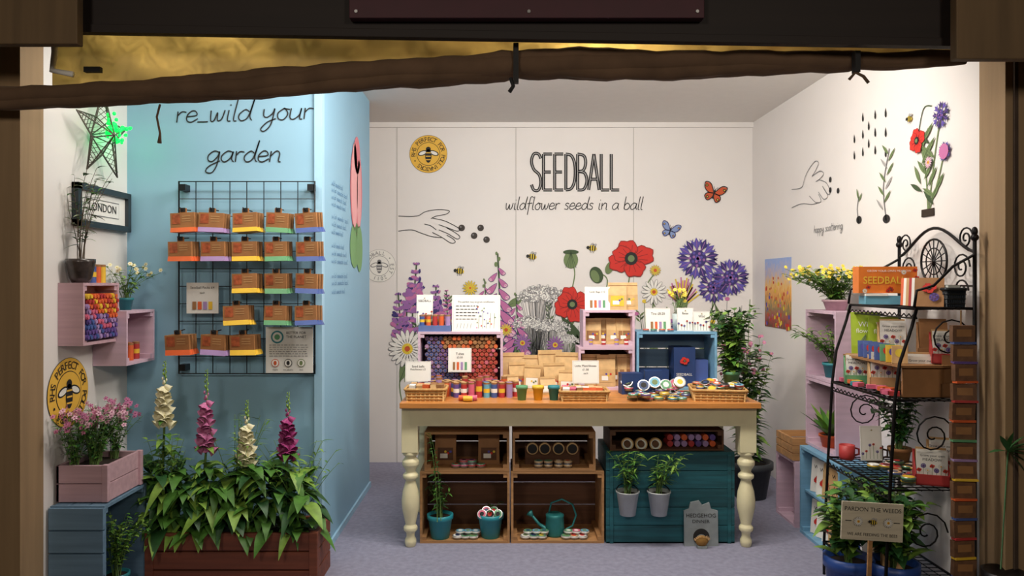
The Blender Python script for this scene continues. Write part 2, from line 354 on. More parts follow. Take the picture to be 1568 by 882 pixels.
def lavA(b,pts,r,m=lilacA,lay=6,sp=8):
    b.line(pts,r*.12,dgrnA,lay-1); (u0,v0),(u1,v1)=pts[-2],pts[-1]
    n=sp
    for i in range(n):
        t=(i/n)**.9*1.5; u=u1+(u0-u1)*t; v=v1+(v0-v1)*t; q=r*(.3+.65*min(t,1))
        for s_ in(-1,-.55,0,.55,1):
            for w in(0,1): b.disc(u+s_*q*.65+U(-.1,.1)*q,v+U(-.22,.22)*q,q*.34,random.choice([m,m,m,dpurple,pinkA]),lay+R()*2,q*.19,n=8,rot=s_*.9+U(.2,.8))
def foxA(b,u,v0,v1,r,lay=6,m=pinkA):
    b.line([(u,v0),(u+r*.2,(v0+v1)/2),(u,v1)],r*.15,dgrnA,lay-1); n=15
    for i in range(n):
        t=i/n; v=v1-(v1-v0)*.8*t; q=r*(.35+1.15*t)
        if i<3: b.disc(u+(.3 if i%2 else -.3)*q,v,q*.3,grnA,lay,q*.45); continue
        s=1 if i%2 else -1
        P=[(u+s*q*.1,v+q*.35),(u+s*q*.7,v),(u+s*q*1.25,v-q*.55),(u+s*q*.95,v-q*.85),(u+s*q*.55,v-q*.75),(u+s*q*.15,v)]
        b.poly(P,m,lay+i*.1); b.line(P,q*.05,dpurple,lay+i*.1+.05,closed=True); b.disc(u+s*q*.98,v-q*.62,q*.2,pinkL,lay+i*.1+.06,n=8)
        for z in range(3): b.disc(u+s*q*(.9+.1*z),v-q*(.58+.06*z),q*.04,dpurple,lay+i*.1+.1,n=5)
def umbel(b,u,v,r,lay=5,m=grey,base=None):
    base=base or(u,v-r*1.6)
    for i in range(13):
        a=pi*(i+.5)/13
        for q,w in((1,1),(.62,.6),(.3,.3)):
            e=(u+q*r*math.cos(a),v+r*.55*q*math.sin(a)-.2*r); b.line([base,((base[0]+e[0])/2,(base[1]+e[1])/2-.05*r),e],r*.018,m,lay)
            for k in range(9): 
                x,y=e[0]+U(-.16,.16)*r,e[1]+U(-.13,.13)*r; b.disc(x,y,r*.062,m,lay+1+R(),n=6); b.disc(x,y,r*.04,random.choice([lgrey,white]),lay+2.1+R()*.1,n=6)
def butterfly(b,u,v,r,m1,m2,lay=6,rot=0):
    c,s=math.cos(rot),math.sin(rot)
    def T(P): return [(u+(x*c-y*s)*r,v+(x*s+y*c)*r) for x,y in P]
    for P in([(0,0),(-.5,.75),(-1,.8),(-.95,.3),(-.5,-.05)],[(0,0),(.5,.75),(1,.8),(.9,.3),(.5,-.05)],[(0,0),(-.55,-.1),(-.75,-.45),(-.4,-.75),(-.08,-.4)],[(0,0),(.55,-.1),(.7,-.45),(.4,-.75),(.08,-.4)]):
        b.poly(T(P),m1,lay); b.line(T(P),r*.08,m2,lay+1,closed=True)
        x,y=T([(sum(q[0] for q in P)/5*1.4,sum(q[1] for q in P)/5*1.4)])[0]; b.disc(x,y,r*.13,m2,lay+1); b.disc(x,y,r*.06,yelA,lay+2)
    b.line(T([(0,.3),(0,-.5)]),r*.14,black,lay+3,False); b.line(T([(0,.3),(-.2,.6)]),r*.03,black,lay+3,False); b.line(T([(0,.3),(.2,.6)]),r*.03,black,lay+3,False)
k=DB/F
b=B(); b.M=MB; stroke(b,'SEEDBALL',X(812,DB),X(949,DB),Z(291,DB),27.5*k,4.8*k,black,2,0,0,core=lgrey); b.fin('seedball_lettering')
b=B(); b.M=MB; stroke(b,'wildflower seeds in a ball',X(773,DB),X(984,DB),Z(321,DB),10*k,1.25*k,black,2,.15); b.fin('tagline_lettering')
b=B(); b.M=MB; badgeA(b,*bk(656,236),29*k); b.fin('pollinators_badge')
b=B(); b.M=MB; badgeA(b,*bk(581,407),25*k,white,'SEEDBALL • EST 2011 • ',grey,white); b.fin('maker_badge')
b=B(); b.M=MB
arm=[[(610,331),(638,331),(652,324),(672,321),(688,323),(683,328),(668,331),(660,335)],[(662,334),(680,338),(695,345),(704,351),(700,354),(686,349),(672,344)],
 [(684,349),(695,355),(704,362),(700,366),(686,358),(672,352)],[(684,360),(694,366),(697,371),(690,372),(676,363),(662,356)],[(610,354),(630,352),(645,357),(660,362),(676,364)],[(650,343),(660,346),(668,352)]]
for a in arm: b.line([bk(*p) for p in a],1.1*k,black,2)
b.fin('seed_scattering_hand_drawing')
b=B(); b.M=MB
for px,py in((707,349),(736,349),(726,361),(745,367)): b.disc(*bk(px,py),5*k,flat('seedball_dark',(60,52,48)),2); b.disc(X(px-1.5,DB),Z(py-1.5,DB),1.4*k,grey,3,n=8)
b.fin('seed_dots_drawing')
b=B(); b.M=MB; butterfly(b,*bk(1093,296),17*k,orgA,black,rot=-.3); b.fin('red_butterfly_drawing')
b=B(); b.M=MB; butterfly(b,*bk(1026,353),14*k,blueA,dpurple,rot=-.3); b.fin('blue_butterfly_drawing')
for px,py in((704,415),(815,393),(907,380)):
    b=B(); b.M=MB; bee(b,*bk(px,py),9*k); b.fin('bee_drawing')
b=B(); b.M=MB
def seg(*pts): return [bk(*p) for p in pts]
for pts in (seg((966,520),(960,460),(966,410)),seg((874,540),(868,500),(874,470)),seg((874,450),(880,420),(876,400)),seg((905,530),(920,470),(930,430),(918,418)),
  seg((1060,560),(1050,480),(1067,400)),seg((1090,560),(1080,500),(1112,430)),seg((1100,560),(1090,500),(1092,450)),seg((1000,560),(998,500),(1001,450)),seg((1040,560),(1042,500),(1044,450)),seg((1003,470),(990,440),(1003,418)),
  seg((720,500),(716,470),(720,442)),seg((622,640),(612,590),(620,535)),seg((735,520),(715,480),(690,470)),seg((1020,560),(1020,500),(1021,470))):
    b.line(pts,1.8*k,grnA,3)
for q in (seg((640,590),(632,500),(634,455),(638,404)),seg((655,590),(650,520),(664,480),(668,438)),seg((620,560),(614,500),(610,450)),seg((618,560),(622,530),(623,475)),seg((650,560),(648,540),(650,490)),seg((632,560),(634,520),(646,440))): lavA(b,q,U(17,21)*k)
for q in (seg((690,520),(685,480),(684,445)),seg((706,520),(704,490),(706,455)),seg((740,540),(738,500),(732,455))): lavA(b,q,11*k,pinkA)
foxA(b,X(762,DB),Z(545,DB),Z(388,DB),17*k); foxA(b,X(742,DB),Z(520,DB),Z(428,DB),11*k); foxA(b,X(790,DB),Z(565,DB),Z(450,DB),14*k)
umbel(b,*bk(828,452),32*k,base=bk(822,560)); umbel(b,*bk(810,495),24*k,base=bk(815,560)); umbel(b,*bk(846,500),24*k,base=bk(840,570)); umbel(b,*bk(700,490),18*k,m=lgrey); umbel(b,*bk(866,520),18*k,m=lgrey)
for i in range(46):
    px=U(612,1148); 
    if 640<px<700 and R()<.5: continue
    top=U(455,505); q=U(-12,12); P=seg((px,585),(px+q*.3,(585+top)/2),(px+q,top)); b.line(P,1.1*k,random.choice([grnA,dgrnA,lgrey]),2.5)
    if i%3==0: b.disc(*P[-1],4*k,random.choice([yelA,pinkA,lilacA,lilacA]),5,3*k,n=8)
    elif i%3==1:
        for j in range(5): leafA(b,P[-1][0],P[-1][1]-.015*j,.05,(.8 if j%2 else 2.3),random.choice([grnA,dgrnA]),.3,3)
for u,v,L,a,m,w in((900,540,70,2.2,dgrnA,.25),(920,520,50,1.0,grnA,.3),(850,560,60,2.4,grnA,.25),(960,560,60,1.2,dgrnA,.3),(1010,560,60,1.9,grnA,.2),(1065,560,90,1.2,grnA,.12),(1090,540,80,1.0,dgrnA,.12),(1040,540,60,2.2,dgrnA,.2),(640,590,60,1.0,grnA,.2),(650,580,70,2.2,dgrnA,.2),(770,560,50,.9,grnA,.3),(740,560,50,2.2,dgrnA,.3),(612,585,60,1.2,grnA,.3),(780,560,60,1.6,dgrnA,.3),(800,560,50,1.1,grnA,.3),(880,560,50,1.5,dgrnA,.3),(1120,540,80,1.9,grnA,.15),(1135,560,90,1.6,dgrnA,.15),(1110,540,60,1.3,grnA,.2),(905,500,45,1.8,grnA,.35),(930,490,45,1.0,dgrnA,.35),(775,470,30,.5,grnA,.4),(750,470,30,2.6,grnA,.4)):
    leafA(b,*bk(u,v),L*k,a,m,w)
poppyA(b,*bk(966,396),37*k,12,.85); poppyA(b,*bk(876,466),29*k,12,1.05); poppyA(b,*bk(1008,484),12*k,10)
b.disc(*bk(874,398),11*k,grnA,9,13*k); b.disc(X(874,DB),Z(386,DB),12*k,dgrnA,10,3.5*k)
for i in range(5): b.line(seg((874,386),(866+i*4,410)),.7*k,dgrnA,11,False)
b.disc(*bk(913,421),10*k,dgrnA,9,13*k,rot=.4); b.disc(*bk(911,423),6*k,grnA,10,10*k,rot=.4); b.disc(*bk(933,410),6*k,grnA,9,10*k,rot=-.4)
daisyA(b,*bk(1001,447),20*k,8,white,yelA); daisyA(b,*bk(624,534),30*k,8,white,yelA,20); daisyA(b,*bk(1003,414),9*k,9,yelA,orgA); daisyA(b,*bk(720,441),12*k,9,yelA,yelA); daisyA(b,*bk(850,528),14*k,9,lilacA,yelA); daisyA(b,*bk(775,505),10*k,9,yelA,orgA); daisyA(b,*bk(800,525),14*k,9,lilacA,yelA)
for i in range(26):
    a=pi*(i+.5)/26; e=(X(1044,DB)+26*k*math.cos(a)*U(.7,1),Z(452,DB)+28*k*math.sin(a)*U(.6,1)); b.line([bk(1044,470),e],2*k,pinkA if i%2 else yelA,8,False)
b.disc(*bk(1044,464),9*k,grnA,9,7*k)
cornA(b,*bk(1068,396),31*k); cornA(b,*bk(1118,425),28*k,14); cornA(b,*bk(1092,440),24*k,12,11); cornA(b,*bk(1040,500),13*k,8)
b.fin('wildflower_mural')
# blue wall art
b=B(); b.M=MF; kf=DF/F
stroke(b,'re_wild your',X(268,DF),X(478,DF),Z(188,DF),17*kf,1.9*kf,black,2,.18,.02); stroke(b,'garden',X(316,DF),X(430,DF),Z(248,DF),16.5*kf,1.9*kf,black,2,.18); b.fin('rewild_lettering')
b=B(); b.M=MS
tul=flat('tulip_art',(222,130,142)); tul2=flat('tulip_light',(236,172,176)); gA=flat('tulip_green',(120,165,110))
u,v=sw(545,290); 
b.disc(u,v,.19,tul,2,.30); b.disc(u-.06,v+.02,.1,tul2,3,.27); b.disc(u+.08,v-.02,.07,tul2,3,.22); b.disc(u+.02,v+.22,.1,tul,3,.12)
b.line([sw(545,350),sw(547,400)],.02,gA,2,False); u,v=sw(543,375); b.disc(u,v,.16,gA,2,.14,rot=.6); b.disc(u+.14,v-.02,.1,gA,3,.15)
b.fin('tulip_drawing')
b=B(); b.M=MS; ib=flat('ink_blue',(75,125,170))
for i,y in enumerate((282,292,303,314,333,345,357,378,390,402,425,436,450)):
    u0,v0=sw(507,y); stroke(b,'wild seeds ball',u0,u0+U(.25,.5),v0,.014,.0028,ib,2,.1)
b.fin('blue_caption_lettering')
# left wall
b=B(); b.M=ML; badgeA(b,*lw(104,601),.155); b.fin('pollinators_badge')
b=B(); b.M=ML; d0,d1=3.3,3.77; z0,z1=1.69,1.885
frm=mat('black_frame',(38,48,55),.4)
for a in((d0,d1,-.03,0,z0,z0+.028),(d0,d1,-.03,0,z1-.028,z1),(d0,d0+.03,-.03,0,z0,z1),(d1-.03,d1,-.03,0,z0,z1)): b.box(*a,frm)
b.box(d0+.02,d1-.02,-.012,0,z0+.02,z1-.02,white); b.line([(d0+.09,z0+.06),(d1-.09,z0+.06),(d1-.09,z1-.06),(d0+.09,z1-.06)],.004,grey,17,False,True)
b.text('LONDON',(d0+d1)/2,(z0+z1)/2-.015,.055,black,18); b.fin('framed_picture',0)
# right wall art
b=B(); b.M=MR
for a in ([(1213,290),(1228,287),(1233,272),(1240,258),(1249,247),(1254,250),(1249,262),(1244,270)],[(1244,270),(1256,262),(1262,266),(1256,274),(1250,278)],[(1254,275),(1266,280),(1272,294),(1268,297),(1260,285)],[(1262,288),(1268,300),(1262,305),(1254,294)],[(1254,297),(1258,308),(1250,310),(1240,300)],[(1213,318),(1228,312),(1244,313),(1254,310)]):
    b.line([rw(*p) for p in a],.005,grey,2)
b.fin('seed_scattering_hand_drawing')
b=B(); b.M=MR
for p in((1272,275),(1272,291),(1284,292)): b.disc(*rw(*p),.017,black,2)
for x,ys in((1309,(215,240)),(1322,(182,208,235)),(1341,(178,205,232)),(1357,(175,205,236)),(1331,(195,222))):
    for y in ys: u,v=rw(x,y); b.disc(u,v,.009,black,2,.015); b.poly([(u-.008,v+.008),(u+.008,v+.008),(u,v+.036)],black,3)
b.fin('seed_dots_drawing')
b=B(); b.M=MR
u,v=rw(1316,342); b.disc(u,v+.02,.03,black,2,.022); b.line([(u,v),(u-.02,v+.08),(u,v+.15)],.008,grey,2); leafA(b,u,v+.13,.07,1.9,grnA); leafA(b,u,v+.12,.06,.9,grnA)
u,v=rw(1358,338); b.disc(u,v+.01,.035,black,2,.022); b.line([(u,v),(u-.03,v+.18),(u+.03,v+.37)],.009,grey,2)
for i in range(9): leafA(b,u-.03+.007*i,v+.06+i*.035,.09,(.7 if i%2 else 2.4),grnA if i%3 else lgrey,.2)
u,v=rw(1422,328)
b.line([(u+.0,v),(u-.02,v+.2),(u-.08,v+.38)],.008,grnA,2); b.line([(u,v),(u+.05,v+.25),(u+.1,v+.44)],.008,grnA,2); b.line([(u,v),(u+.08,v+.15),(u+.13,v+.28)],.008,grnA,2); b.line([(u-.09,v+.36),(u-.04,v+.5),(u+.03,v+.5)],.006,dgrnA,2)
for i in range(18): leafA(b,u+U(-.06,.08),v+.04+i*.018,.11,(U(.5,1.1) if i%2 else U(2,2.7)),random.choice([grnA,dgrnA,grnA]),.22,4+i*.2)
b.box(u-.05,u+.05,-.004,0,v-.01,v+.025,soil)
poppyA(b,u-.08,v+.36,.068,10,1); cornA(b,u+.11,v+.44,.062,10,9); cornA(b,u+.14,v+.27,.046,10,8)
b.disc(u+.14,v+.27,.035,pinkA,15); daisyA(b,u+.02,v+.24,.03,14,pinkL,yelA); bee(b,u-.15,v+.48,.03)
b.fin('wildflower_growth_drawing')
b=B(); b.M=MR; u0,v0=rw(1247,357); u1,_=rw(1291,357); stroke(b,'happy scattering',u0,u1,v0,.024,.004,grey,2,.1); b.fin('happy_scattering_lettering')
# poster with procedural meadow
pm=bpy.data.materials.new('meadow_poster'); pm.use_nodes=True; nt=pm.node_tree; pr=nt.nodes['Principled BSDF']; pr.inputs['Roughness'].default_value=.4
tc=nt.nodes.new('ShaderNodeTexCoord'); sp=nt.nodes.new('ShaderNodeSeparateXYZ'); nz=nt.nodes.new('ShaderNodeTexNoise'); nz.inputs['Scale'].default_value=14; nz.inputs['Detail'].default_value=6
mp=nt.nodes.new('ShaderNodeMapping'); mp.inputs['Scale'].default_value=(1,2.5,.8); nt.links.new(tc.outputs['Generated'],mp.inputs[0])
ad=nt.nodes.new('ShaderNodeMath'); ad.operation='MULTIPLY_ADD'; ad.inputs[1].default_value=.7
cr=nt.nodes.new('ShaderNodeValToRGB'); nt.links.new(tc.outputs['Generated'],sp.inputs[0]); nt.links.new(mp.outputs[0],nz.inputs['Vector'])
nt.links.new(nz.outputs[0],ad.inputs[0]); nt.links.new(sp.outputs['Z'],ad.inputs[2]); sb=nt.nodes.new('ShaderNodeMath'); sb.operation='SUBTRACT'; sb.inputs[1].default_value=.3
nt.links.new(ad.outputs[0],sb.inputs[0]); nt.links.new(sb.outputs[0],cr.inputs[0]); nt.links.new(cr.outputs[0],pr.inputs['Base Color'])
e=cr.color_ramp.elements; e[0].position=.05; e[0].color=(lin(90),lin(70),lin(50),1); e[1].position=1.; e[1].color=(lin(150),lin(175),lin(225),1)
for q,c in((.2,(170,60,60)),(.35,(120,120,60)),(.5,(225,150,60)),(.68,(238,195,110)),(.85,(190,185,205))):
    x=e.new(q); x.color=[lin(i) for i in c]+[1]
b=B(); u0,_=rw(1172,400); u1,_=rw(1212,400); d1,d0=-u0,-u1
zp0,zp1=Z(503,5.3),Z(395,5.3)
b.box(XR-.004,XR-.001,d0,d1,zp0,zp1,pm); 
b.M=Matrix.Translation((XR-.004,0,0))@Matrix.Rotation(-pi/2,4,'Z')
for i in range(70):
    b.disc(U(-d1+.02,-d0-.02),zp0+(zp1-zp0)*U(.02,1)**1.6*.72,U(.008,.018),random.choice([red,yelA,purple,orgA,orgA,pinkA]),1+R()*.4,n=8)
b.fin('meadow_poster')
# ---------- furniture helpers
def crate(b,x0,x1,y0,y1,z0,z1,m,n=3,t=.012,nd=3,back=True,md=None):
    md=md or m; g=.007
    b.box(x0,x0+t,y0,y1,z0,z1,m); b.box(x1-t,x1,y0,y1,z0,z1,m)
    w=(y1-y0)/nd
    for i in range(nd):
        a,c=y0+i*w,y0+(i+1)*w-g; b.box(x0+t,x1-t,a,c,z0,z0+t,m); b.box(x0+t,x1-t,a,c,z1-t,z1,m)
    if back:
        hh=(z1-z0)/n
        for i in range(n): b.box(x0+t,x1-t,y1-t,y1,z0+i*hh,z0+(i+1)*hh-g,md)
    s=.022
    for xx in(x0+t,x1-t-s):
        for zz in(z0+t,z1-t-s): b.box(xx,xx+s,y0+.004,y1-t,zz,zz+s,m)
def bag(b,cx,y,z,w,h,dp,m,lab=None,rz=0,art=True):
    b.at(cx,y,z,rz)
    vs=[];q=[(0,dp,w),(.12,dp,w),(.55,dp*.8,w*.98),(.86,.012,w),(1,.006,w)]
    for t,d,ww in q: vs+=[(-ww/2,-d/2,h*t),(ww/2,-d/2,h*t),(ww/2,d/2,h*t),(-ww/2,d/2,h*t)]
    fs=[(0,1,2,3),(16,17,18,19)]
    for i in range(4):
        for k in range(4): l=(k+1)%4; fs.append((i*4+k,i*4+l,i*4+4+l,i*4+4+k))
    b.add(vs,fs,m)
    b.add([(-w*.48,-.0075,h*.885),(w*.48,-.0075,h*.885),(w*.48,-.0075,h*.9),(-w*.48,-.0075,h*.9)],[(0,1,2,3)],kraftd)
    if lab: 
        y0=-dp/2-.0015; y1=-dp*.4-.002
        b.add([(-w*.36,y0,h*.14),(w*.36,y0,h*.14),(w*.36,y1,h*.52),(-w*.36,y1,h*.52)],[(0,1,2,3)],lab)
        b.add([(-w*.25,y0-.001,h*.2),(w*.1,y0-.001,h*.2),(w*.1,(y0+y1)/2-.001,h*.34),(-w*.25,(y0+y1)/2-.001,h*.34)],[(0,1,2,3)],white)
        if art:
            for i in range(3): 
                cxx=w*(.0+.12*i); zz=h*(.4-.05*(i%2)); yy=y1-.003; r_=w*.06
                b.add([(cxx+r_*math.cos(j*pi/4),yy,zz+r_*math.sin(j*pi/4)) for j in range(8)],[tuple(range(8))],random.choice([red,purple,yelA,grnA]))
    b.at()
def tin(b,x,y,z,r,h,ms,mt,tilt=0,rz=0):
    b.at(x,y,z,rz,tilt); b.lathe([(0,0),(r,0),(r,h*.55),(r*1.04,h*.57),(r*1.04,h),(r*.96,h*1.02),(0,h*1.0)],(0,0,0),steel,18)
    b.cyl((0,0,h*.98),r*.86,h*.08,mt,16); b.cyl((0,0,h*1.06),r*.5,h*.02,random.choice([yelA,grnA,black,red,navy,white]),8); b.lathe([(r*1.045,h*.6),(r*1.045,h*.95)],(0,0,0),ms,18); b.at()
def seedtube(b,x,y,z,r,h,m):
    b.cyl((x,y,z),r,h*.82,m,12); b.cyl((x,y,z+h*.82),r*.98,h*.12,kraftd,12,top=random.choice([kraft,m])); b.lathe([(r*1.02,h*.3),(r*1.02,h*.55)],(x,y,z),random.choice([white,cm['yellow'],m]),12)
def sign(name,px,d,z,w,h,lines,tilt=-.12,rz=0,pic=None,board=white):
    b=B(); b.at(X(px,d),d,z,rz,tilt); b.box(-w/2,w/2,0,.004,0,h,board); b.add([(-w*.2,.004,h*.6),(w*.2,.004,h*.6),(w*.2,h*.3,.0),(-w*.2,h*.3,.0)],[(0,1,2,3)],board)
    for i,(t,s) in enumerate(lines): b.text(t,0,h*(.86-.17*i)-s,s,black,2)
    if pic=='tubes':
        for i in range(4): b.poly([(-w*.3+i*w*.17,h*.1),(-w*.3+i*w*.17+w*.1,h*.1),(-w*.3+i*w*.17+w*.1,h*.42),(-w*.3+i*w*.17,h*.42)],[kraftd,cm['orange'],cm['lilac'],cm['green']][i],3)
    if pic=='poppies':
        for i in range(6):
            u=-w*.42+w*.17*i; v=h*U(.2,.5); b.line([(u,h*.05),(u,v)],.002,grnA,2); 
            (poppyA if i%2 else cornA)(b,u,v,w*.07,4)
        bee(b,0,h*.88,w*.05)
    if pic=='text':
        for i in range(5): 
            x=-w*.42
            while x<w*U(-.02,.04): q=U(.008,.02); b.line([(x,h*(.7-.09*i)),(x+q,h*(.7-.09*i))],.0045,black,2,False); x+=q+.006
        for i in range(22): b.disc(w*U(-.0,.42),h*U(.1,.7),w*.014,random.choice([red,yelA,purple,grnA,pinkA]),3,n=8)
        for i in range(5): b.line([(w*(.05+.08*i),h*.08),(w*(.06+.08*i),h*U(.3,.55))],.0018,grnA,2); b.line([(-w*.4+i*w*.07,h*.08),(-w*.38+i*w*.07,h*.22)],.0018,grey,2)
    b.line([(-w*.47,h*.03),(w*.47,h*.03),(w*.47,h*.97),(-w*.47,h*.97)],.0012,lgrey,1.5,False,True)
    b.at(); return b.fin(name)
# ---------- table
ZT=.794
b=B(); tx0,tx1=X(612,3.93),X(1165,3.93)
for i in range(6):
    y0=3.92+i*.134; b.box(tx0,tx1,y0,y0+.1325,ZT-.03,ZT,pine)
lx=(X(628,4.0),X(1144,4.0)); ly=(4.02,4.62)
for yy in(3.985,4.64): b.box(lx[0],lx[1],yy-.01,yy+.012,.66,ZT-.03,cream)
for xx in lx: b.box(xx-.012,xx+.012,ly[0],ly[1],.66,ZT-.03,cream)
prof=[(0,0),(.026,0),(.031,.02),(.031,.035),(.022,.055),(.024,.075),(.038,.09),(.038,.105),(.027,.12),(.036,.16),(.047,.21),(.049,.25),(.043,.3),(.03,.345),(.026,.36),(.042,.375),(.042,.39),(.026,.405),(.03,.42),(.046,.445),(.046,.465),(.03,.485),(.03,.492),(.044,.5),(.044,.515),(0,.515)]
for xx in lx:
    for yy in ly: b.lathe(prof,(xx,yy,0),cream,24); b.box(xx-.044,xx+.044,yy-.044,yy+.044,.515,ZT-.03,cream)
b.fin('farmhouse_table',.003)
def T(px,d): return X(px,d)
d=4.32
b=B(); crate(b,T(640,d),T(770,d),d,d+.26,ZT,Z(508,d),lilac,3,.014,2); b.fin('lilac_crate')
b=B(); r=.0135; zz=ZT+.014+r; row=0
while zz<Z(508,d)-.04:
    xx=T(640,d)+.014+r+.022+(r if row%2 else 0)
    while xx<T(770,d)-.04:
        m=ch('purple','blue','purple','blue','lilac') if xx<T(703,d) else ch('red','red','red','pink','red')
        if zz>Z(532,d) and xx>T(676,d): m=random.choice([cm['orange'],kraftd,kraftd,cm['orange']])
        o=U(0,.02); b.at(xx,d+.18+o,zz,0,pi/2); b.cyl((0,0,0),r*.96,.16,m,12); b.cyl((0,0,.16),r*.8,.002,kraftd,10); b.cyl((0,0,.161),r*.6,.002,m,10); xx+=2*r
    zz+=r*1.75; row+=1
b.at(); b.fin('seed_tube_stack')
zt=Z(508,d)
sign('price_sign',729,d+.03,zt,.285,.215,[('The perfect way to grow wildflowers',.0145),],pic='text')
b=B(); x0,x1=T(640,d),T(690,d); b.box(x0,x1,d+.02,d+.16,zt,zt+.035,mat('tray_blue',(90,110,160),.5))
for i in range(5):
    for j in range(3): seedtube(b,x0+.02+i*.038,d+.04+j*.04,zt+.035,.015,.065,ch('red','orange','lilac','green','blue'))
b.fin('tube_tray')
sign('flower_card',650,d+.15,zt+.035,.1,.18,[('SEEDBALL',.018)],pic='poppies')
sign('price_card',704,4.29,ZT+.12,.135,.14,[('Tubes',.02),('£5.00',.016)],pic='tubes',tilt=-.1)
b=B()
for j,dd in enumerate((4.24,4.2,4.16,4.12)):
    for i in range(10+j):
        px=660+i*(12.2-j*.2)+(j%2)*4
        if j==3 and px<690: continue
        if px>790: continue
        seedtube(b,T(px,dd),dd,ZT,.0175,.115 if R()<.25 else .09,ch('red','blue','purple','orange','lilac','cyan','red','pink'))
b.fin('standing_seed_tubes')
def basket(b,x0,x1,y0,y1,z0,z1,m=wicker,fl=.012):
    n=7
    for i in range(n+1):
        t=i/n; z=z0+(z1-z0)*t+.003; e=fl*t+(.002 if i%2 else -.002); rr=.005 if i<n else .008
        P=[(x0-e,y0-e,z),(x1+e,y0-e,z),(x1+e,y1+e,z),(x0-e,y1+e,z)]
        Q=[]
        for k in range(4):
            a,c=Vector(P[k]),Vector(P[(k+1)%4]); 
            for q in range(10): Q.append(a.lerp(c,(q+.3)/10))
        b.tube(Q,rr,m,5,True)
    for s in range(9):
        t=s/8
        for yy,e in((y0,-fl),(y1,fl)): b.tube([(x0+(x1-x0)*t,yy,z0),(x0+(x1-x0)*t,yy+e,z1)],.005,m,5)
        for xx,e in((x0,-fl),(x1,fl)): b.tube([(xx,y0+(y1-y0)*t,z0),(xx+e,y0+(y1-y0)*t,z1)],.005,m,5)
    b.box(x0,x1,y0,y1,z0+.001,z0+.008,m)
b=B(); basket(b,T(626,4.05),T(680,4.05),3.99,4.12,ZT,ZT+.06)
for i in range(5):
    for j in range(3): b.at(T(633,4.05)+i*.037,4.02+j*.035,ZT+.05,U(-.4,.4),U(-.2,.2)); b.box(-.016,.016,-.018,.018,0,.035,random.choice([kraft,kraftd,gold,cm['orange'],white]))
b.at(); b.fin('wicker_basket_of_matchboxes')
sign('price_card',640,4.17,ZT+.08,.145,.115,[('Seed balls',.018),('Matchboxes £2',.014)],tilt=-.1)
b=B()
for px,dd,c1 in((708,4.0,'orange'),(722,4.0,'pink'),(715,3.97,'yellow')):
    b.at(T(px,dd)-.02,dd,ZT+.016,0,0,pi/2); b.cyl((0,0,0),.015,.05,cm[c1],12,top=white)
b.at(); b.fin('lying_seed_tubes')
b=B() 
for px,dd,w,h,rz in((784,4.5,.15,.215,.1),(814,4.5,.13,.2,-.1),(792,4.38,.11,.17,.3),(816,4.36,.1,.155,-.3),(842,4.5,.15,.23,.2),(868,4.46,.14,.22,-.25),(848,4.35,.13,.17,.2),(870,4.3,.11,.13,-.2),(782,4.26,.09,.11,.35),(838,4.24,.09,.1,.2)):
    bag(b,T(px,dd),dd,ZT,w,h,.055,gold,random.choice([kraft,white,white,kraftd]),rz)
b.fin('kraft_seed_bags')
for px,c in((799,'green'),(824,'yellow'),(848,'teal')):
    b=B(); x,y=T(px,4.03),4.03; b.lathe([(0,0),(.022,0),(.029,.06),(.033,.06),(.033,.078),(.029,.078),(.027,.065),(0,.065)],(x,y,ZT),cm[c],20); b.lathe([(0,.066),(.027,.066)],(x,y,ZT),soil,12); b.fin('small_plant_pot')
# centre crates
d=4.4
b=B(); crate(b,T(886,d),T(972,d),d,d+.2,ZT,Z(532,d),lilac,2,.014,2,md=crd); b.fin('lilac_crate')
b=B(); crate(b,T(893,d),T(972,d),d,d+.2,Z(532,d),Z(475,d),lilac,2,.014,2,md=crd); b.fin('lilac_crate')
b=B(); z=Z(532,d)+.015
for px in(910,927,944,958): bag(b,T(px,d),d+.08+.03*(px%2),z,.1,.155,.04,gold,random.choice([gold,kraftd,cm['green']]),U(-.2,.2))
for px in(905,925,945,960): seedtube(b,T(px,d),d+.02,z,.013,.04,ch('red','green','lilac'))
b.fin('kraft_seed_bags')
b=B()
for px in(908,930,950,962): bag(b,T(px,d),d+.06+.02*(px%3),ZT+.015,.11,.19,.04,gold,random.choice([gold,kraftd,cm['orange']]),U(-.2,.2))
b.fin('kraft_seed_bags')
sign('price_card',915,d+.03,Z(475,d),.15,.14,[('Grab Bags £12',.016),],pic='tubes')
b=B()
for px,dd in((945,d+.05),(962,d+.07),(953,d+.15)): bag(b,T(px,dd),dd,Z(475,d),.11,.165,.04,gold,random.choice([cm['yellow'],gold,white]),U(-.2,.2))
b.fin('kraft_seed_bags')
b=B(); basket(b,T(860,4.05),T(926,4.05),3.98,4.11,ZT,ZT+.05)
for i in range(6):
    for j in range(3): b.at(T(866,4.05)+i*.036,4.0+j*.038,ZT+.04,U(-.5,.5),U(-.3,.3)); b.box(-.018,.018,-.018,.018,0,.03,random.choice([kraft,white,gold,cm['orange'],cm['pink'],kraftd]))
b.at(); b.fin('wicker_basket_of_matchboxes')
sign('price_card',897,4.17,ZT+.07,.15,.13,[('Lotta Matchboxes',.017),('£1.50',.016),('each',.014)],tilt=-.1)
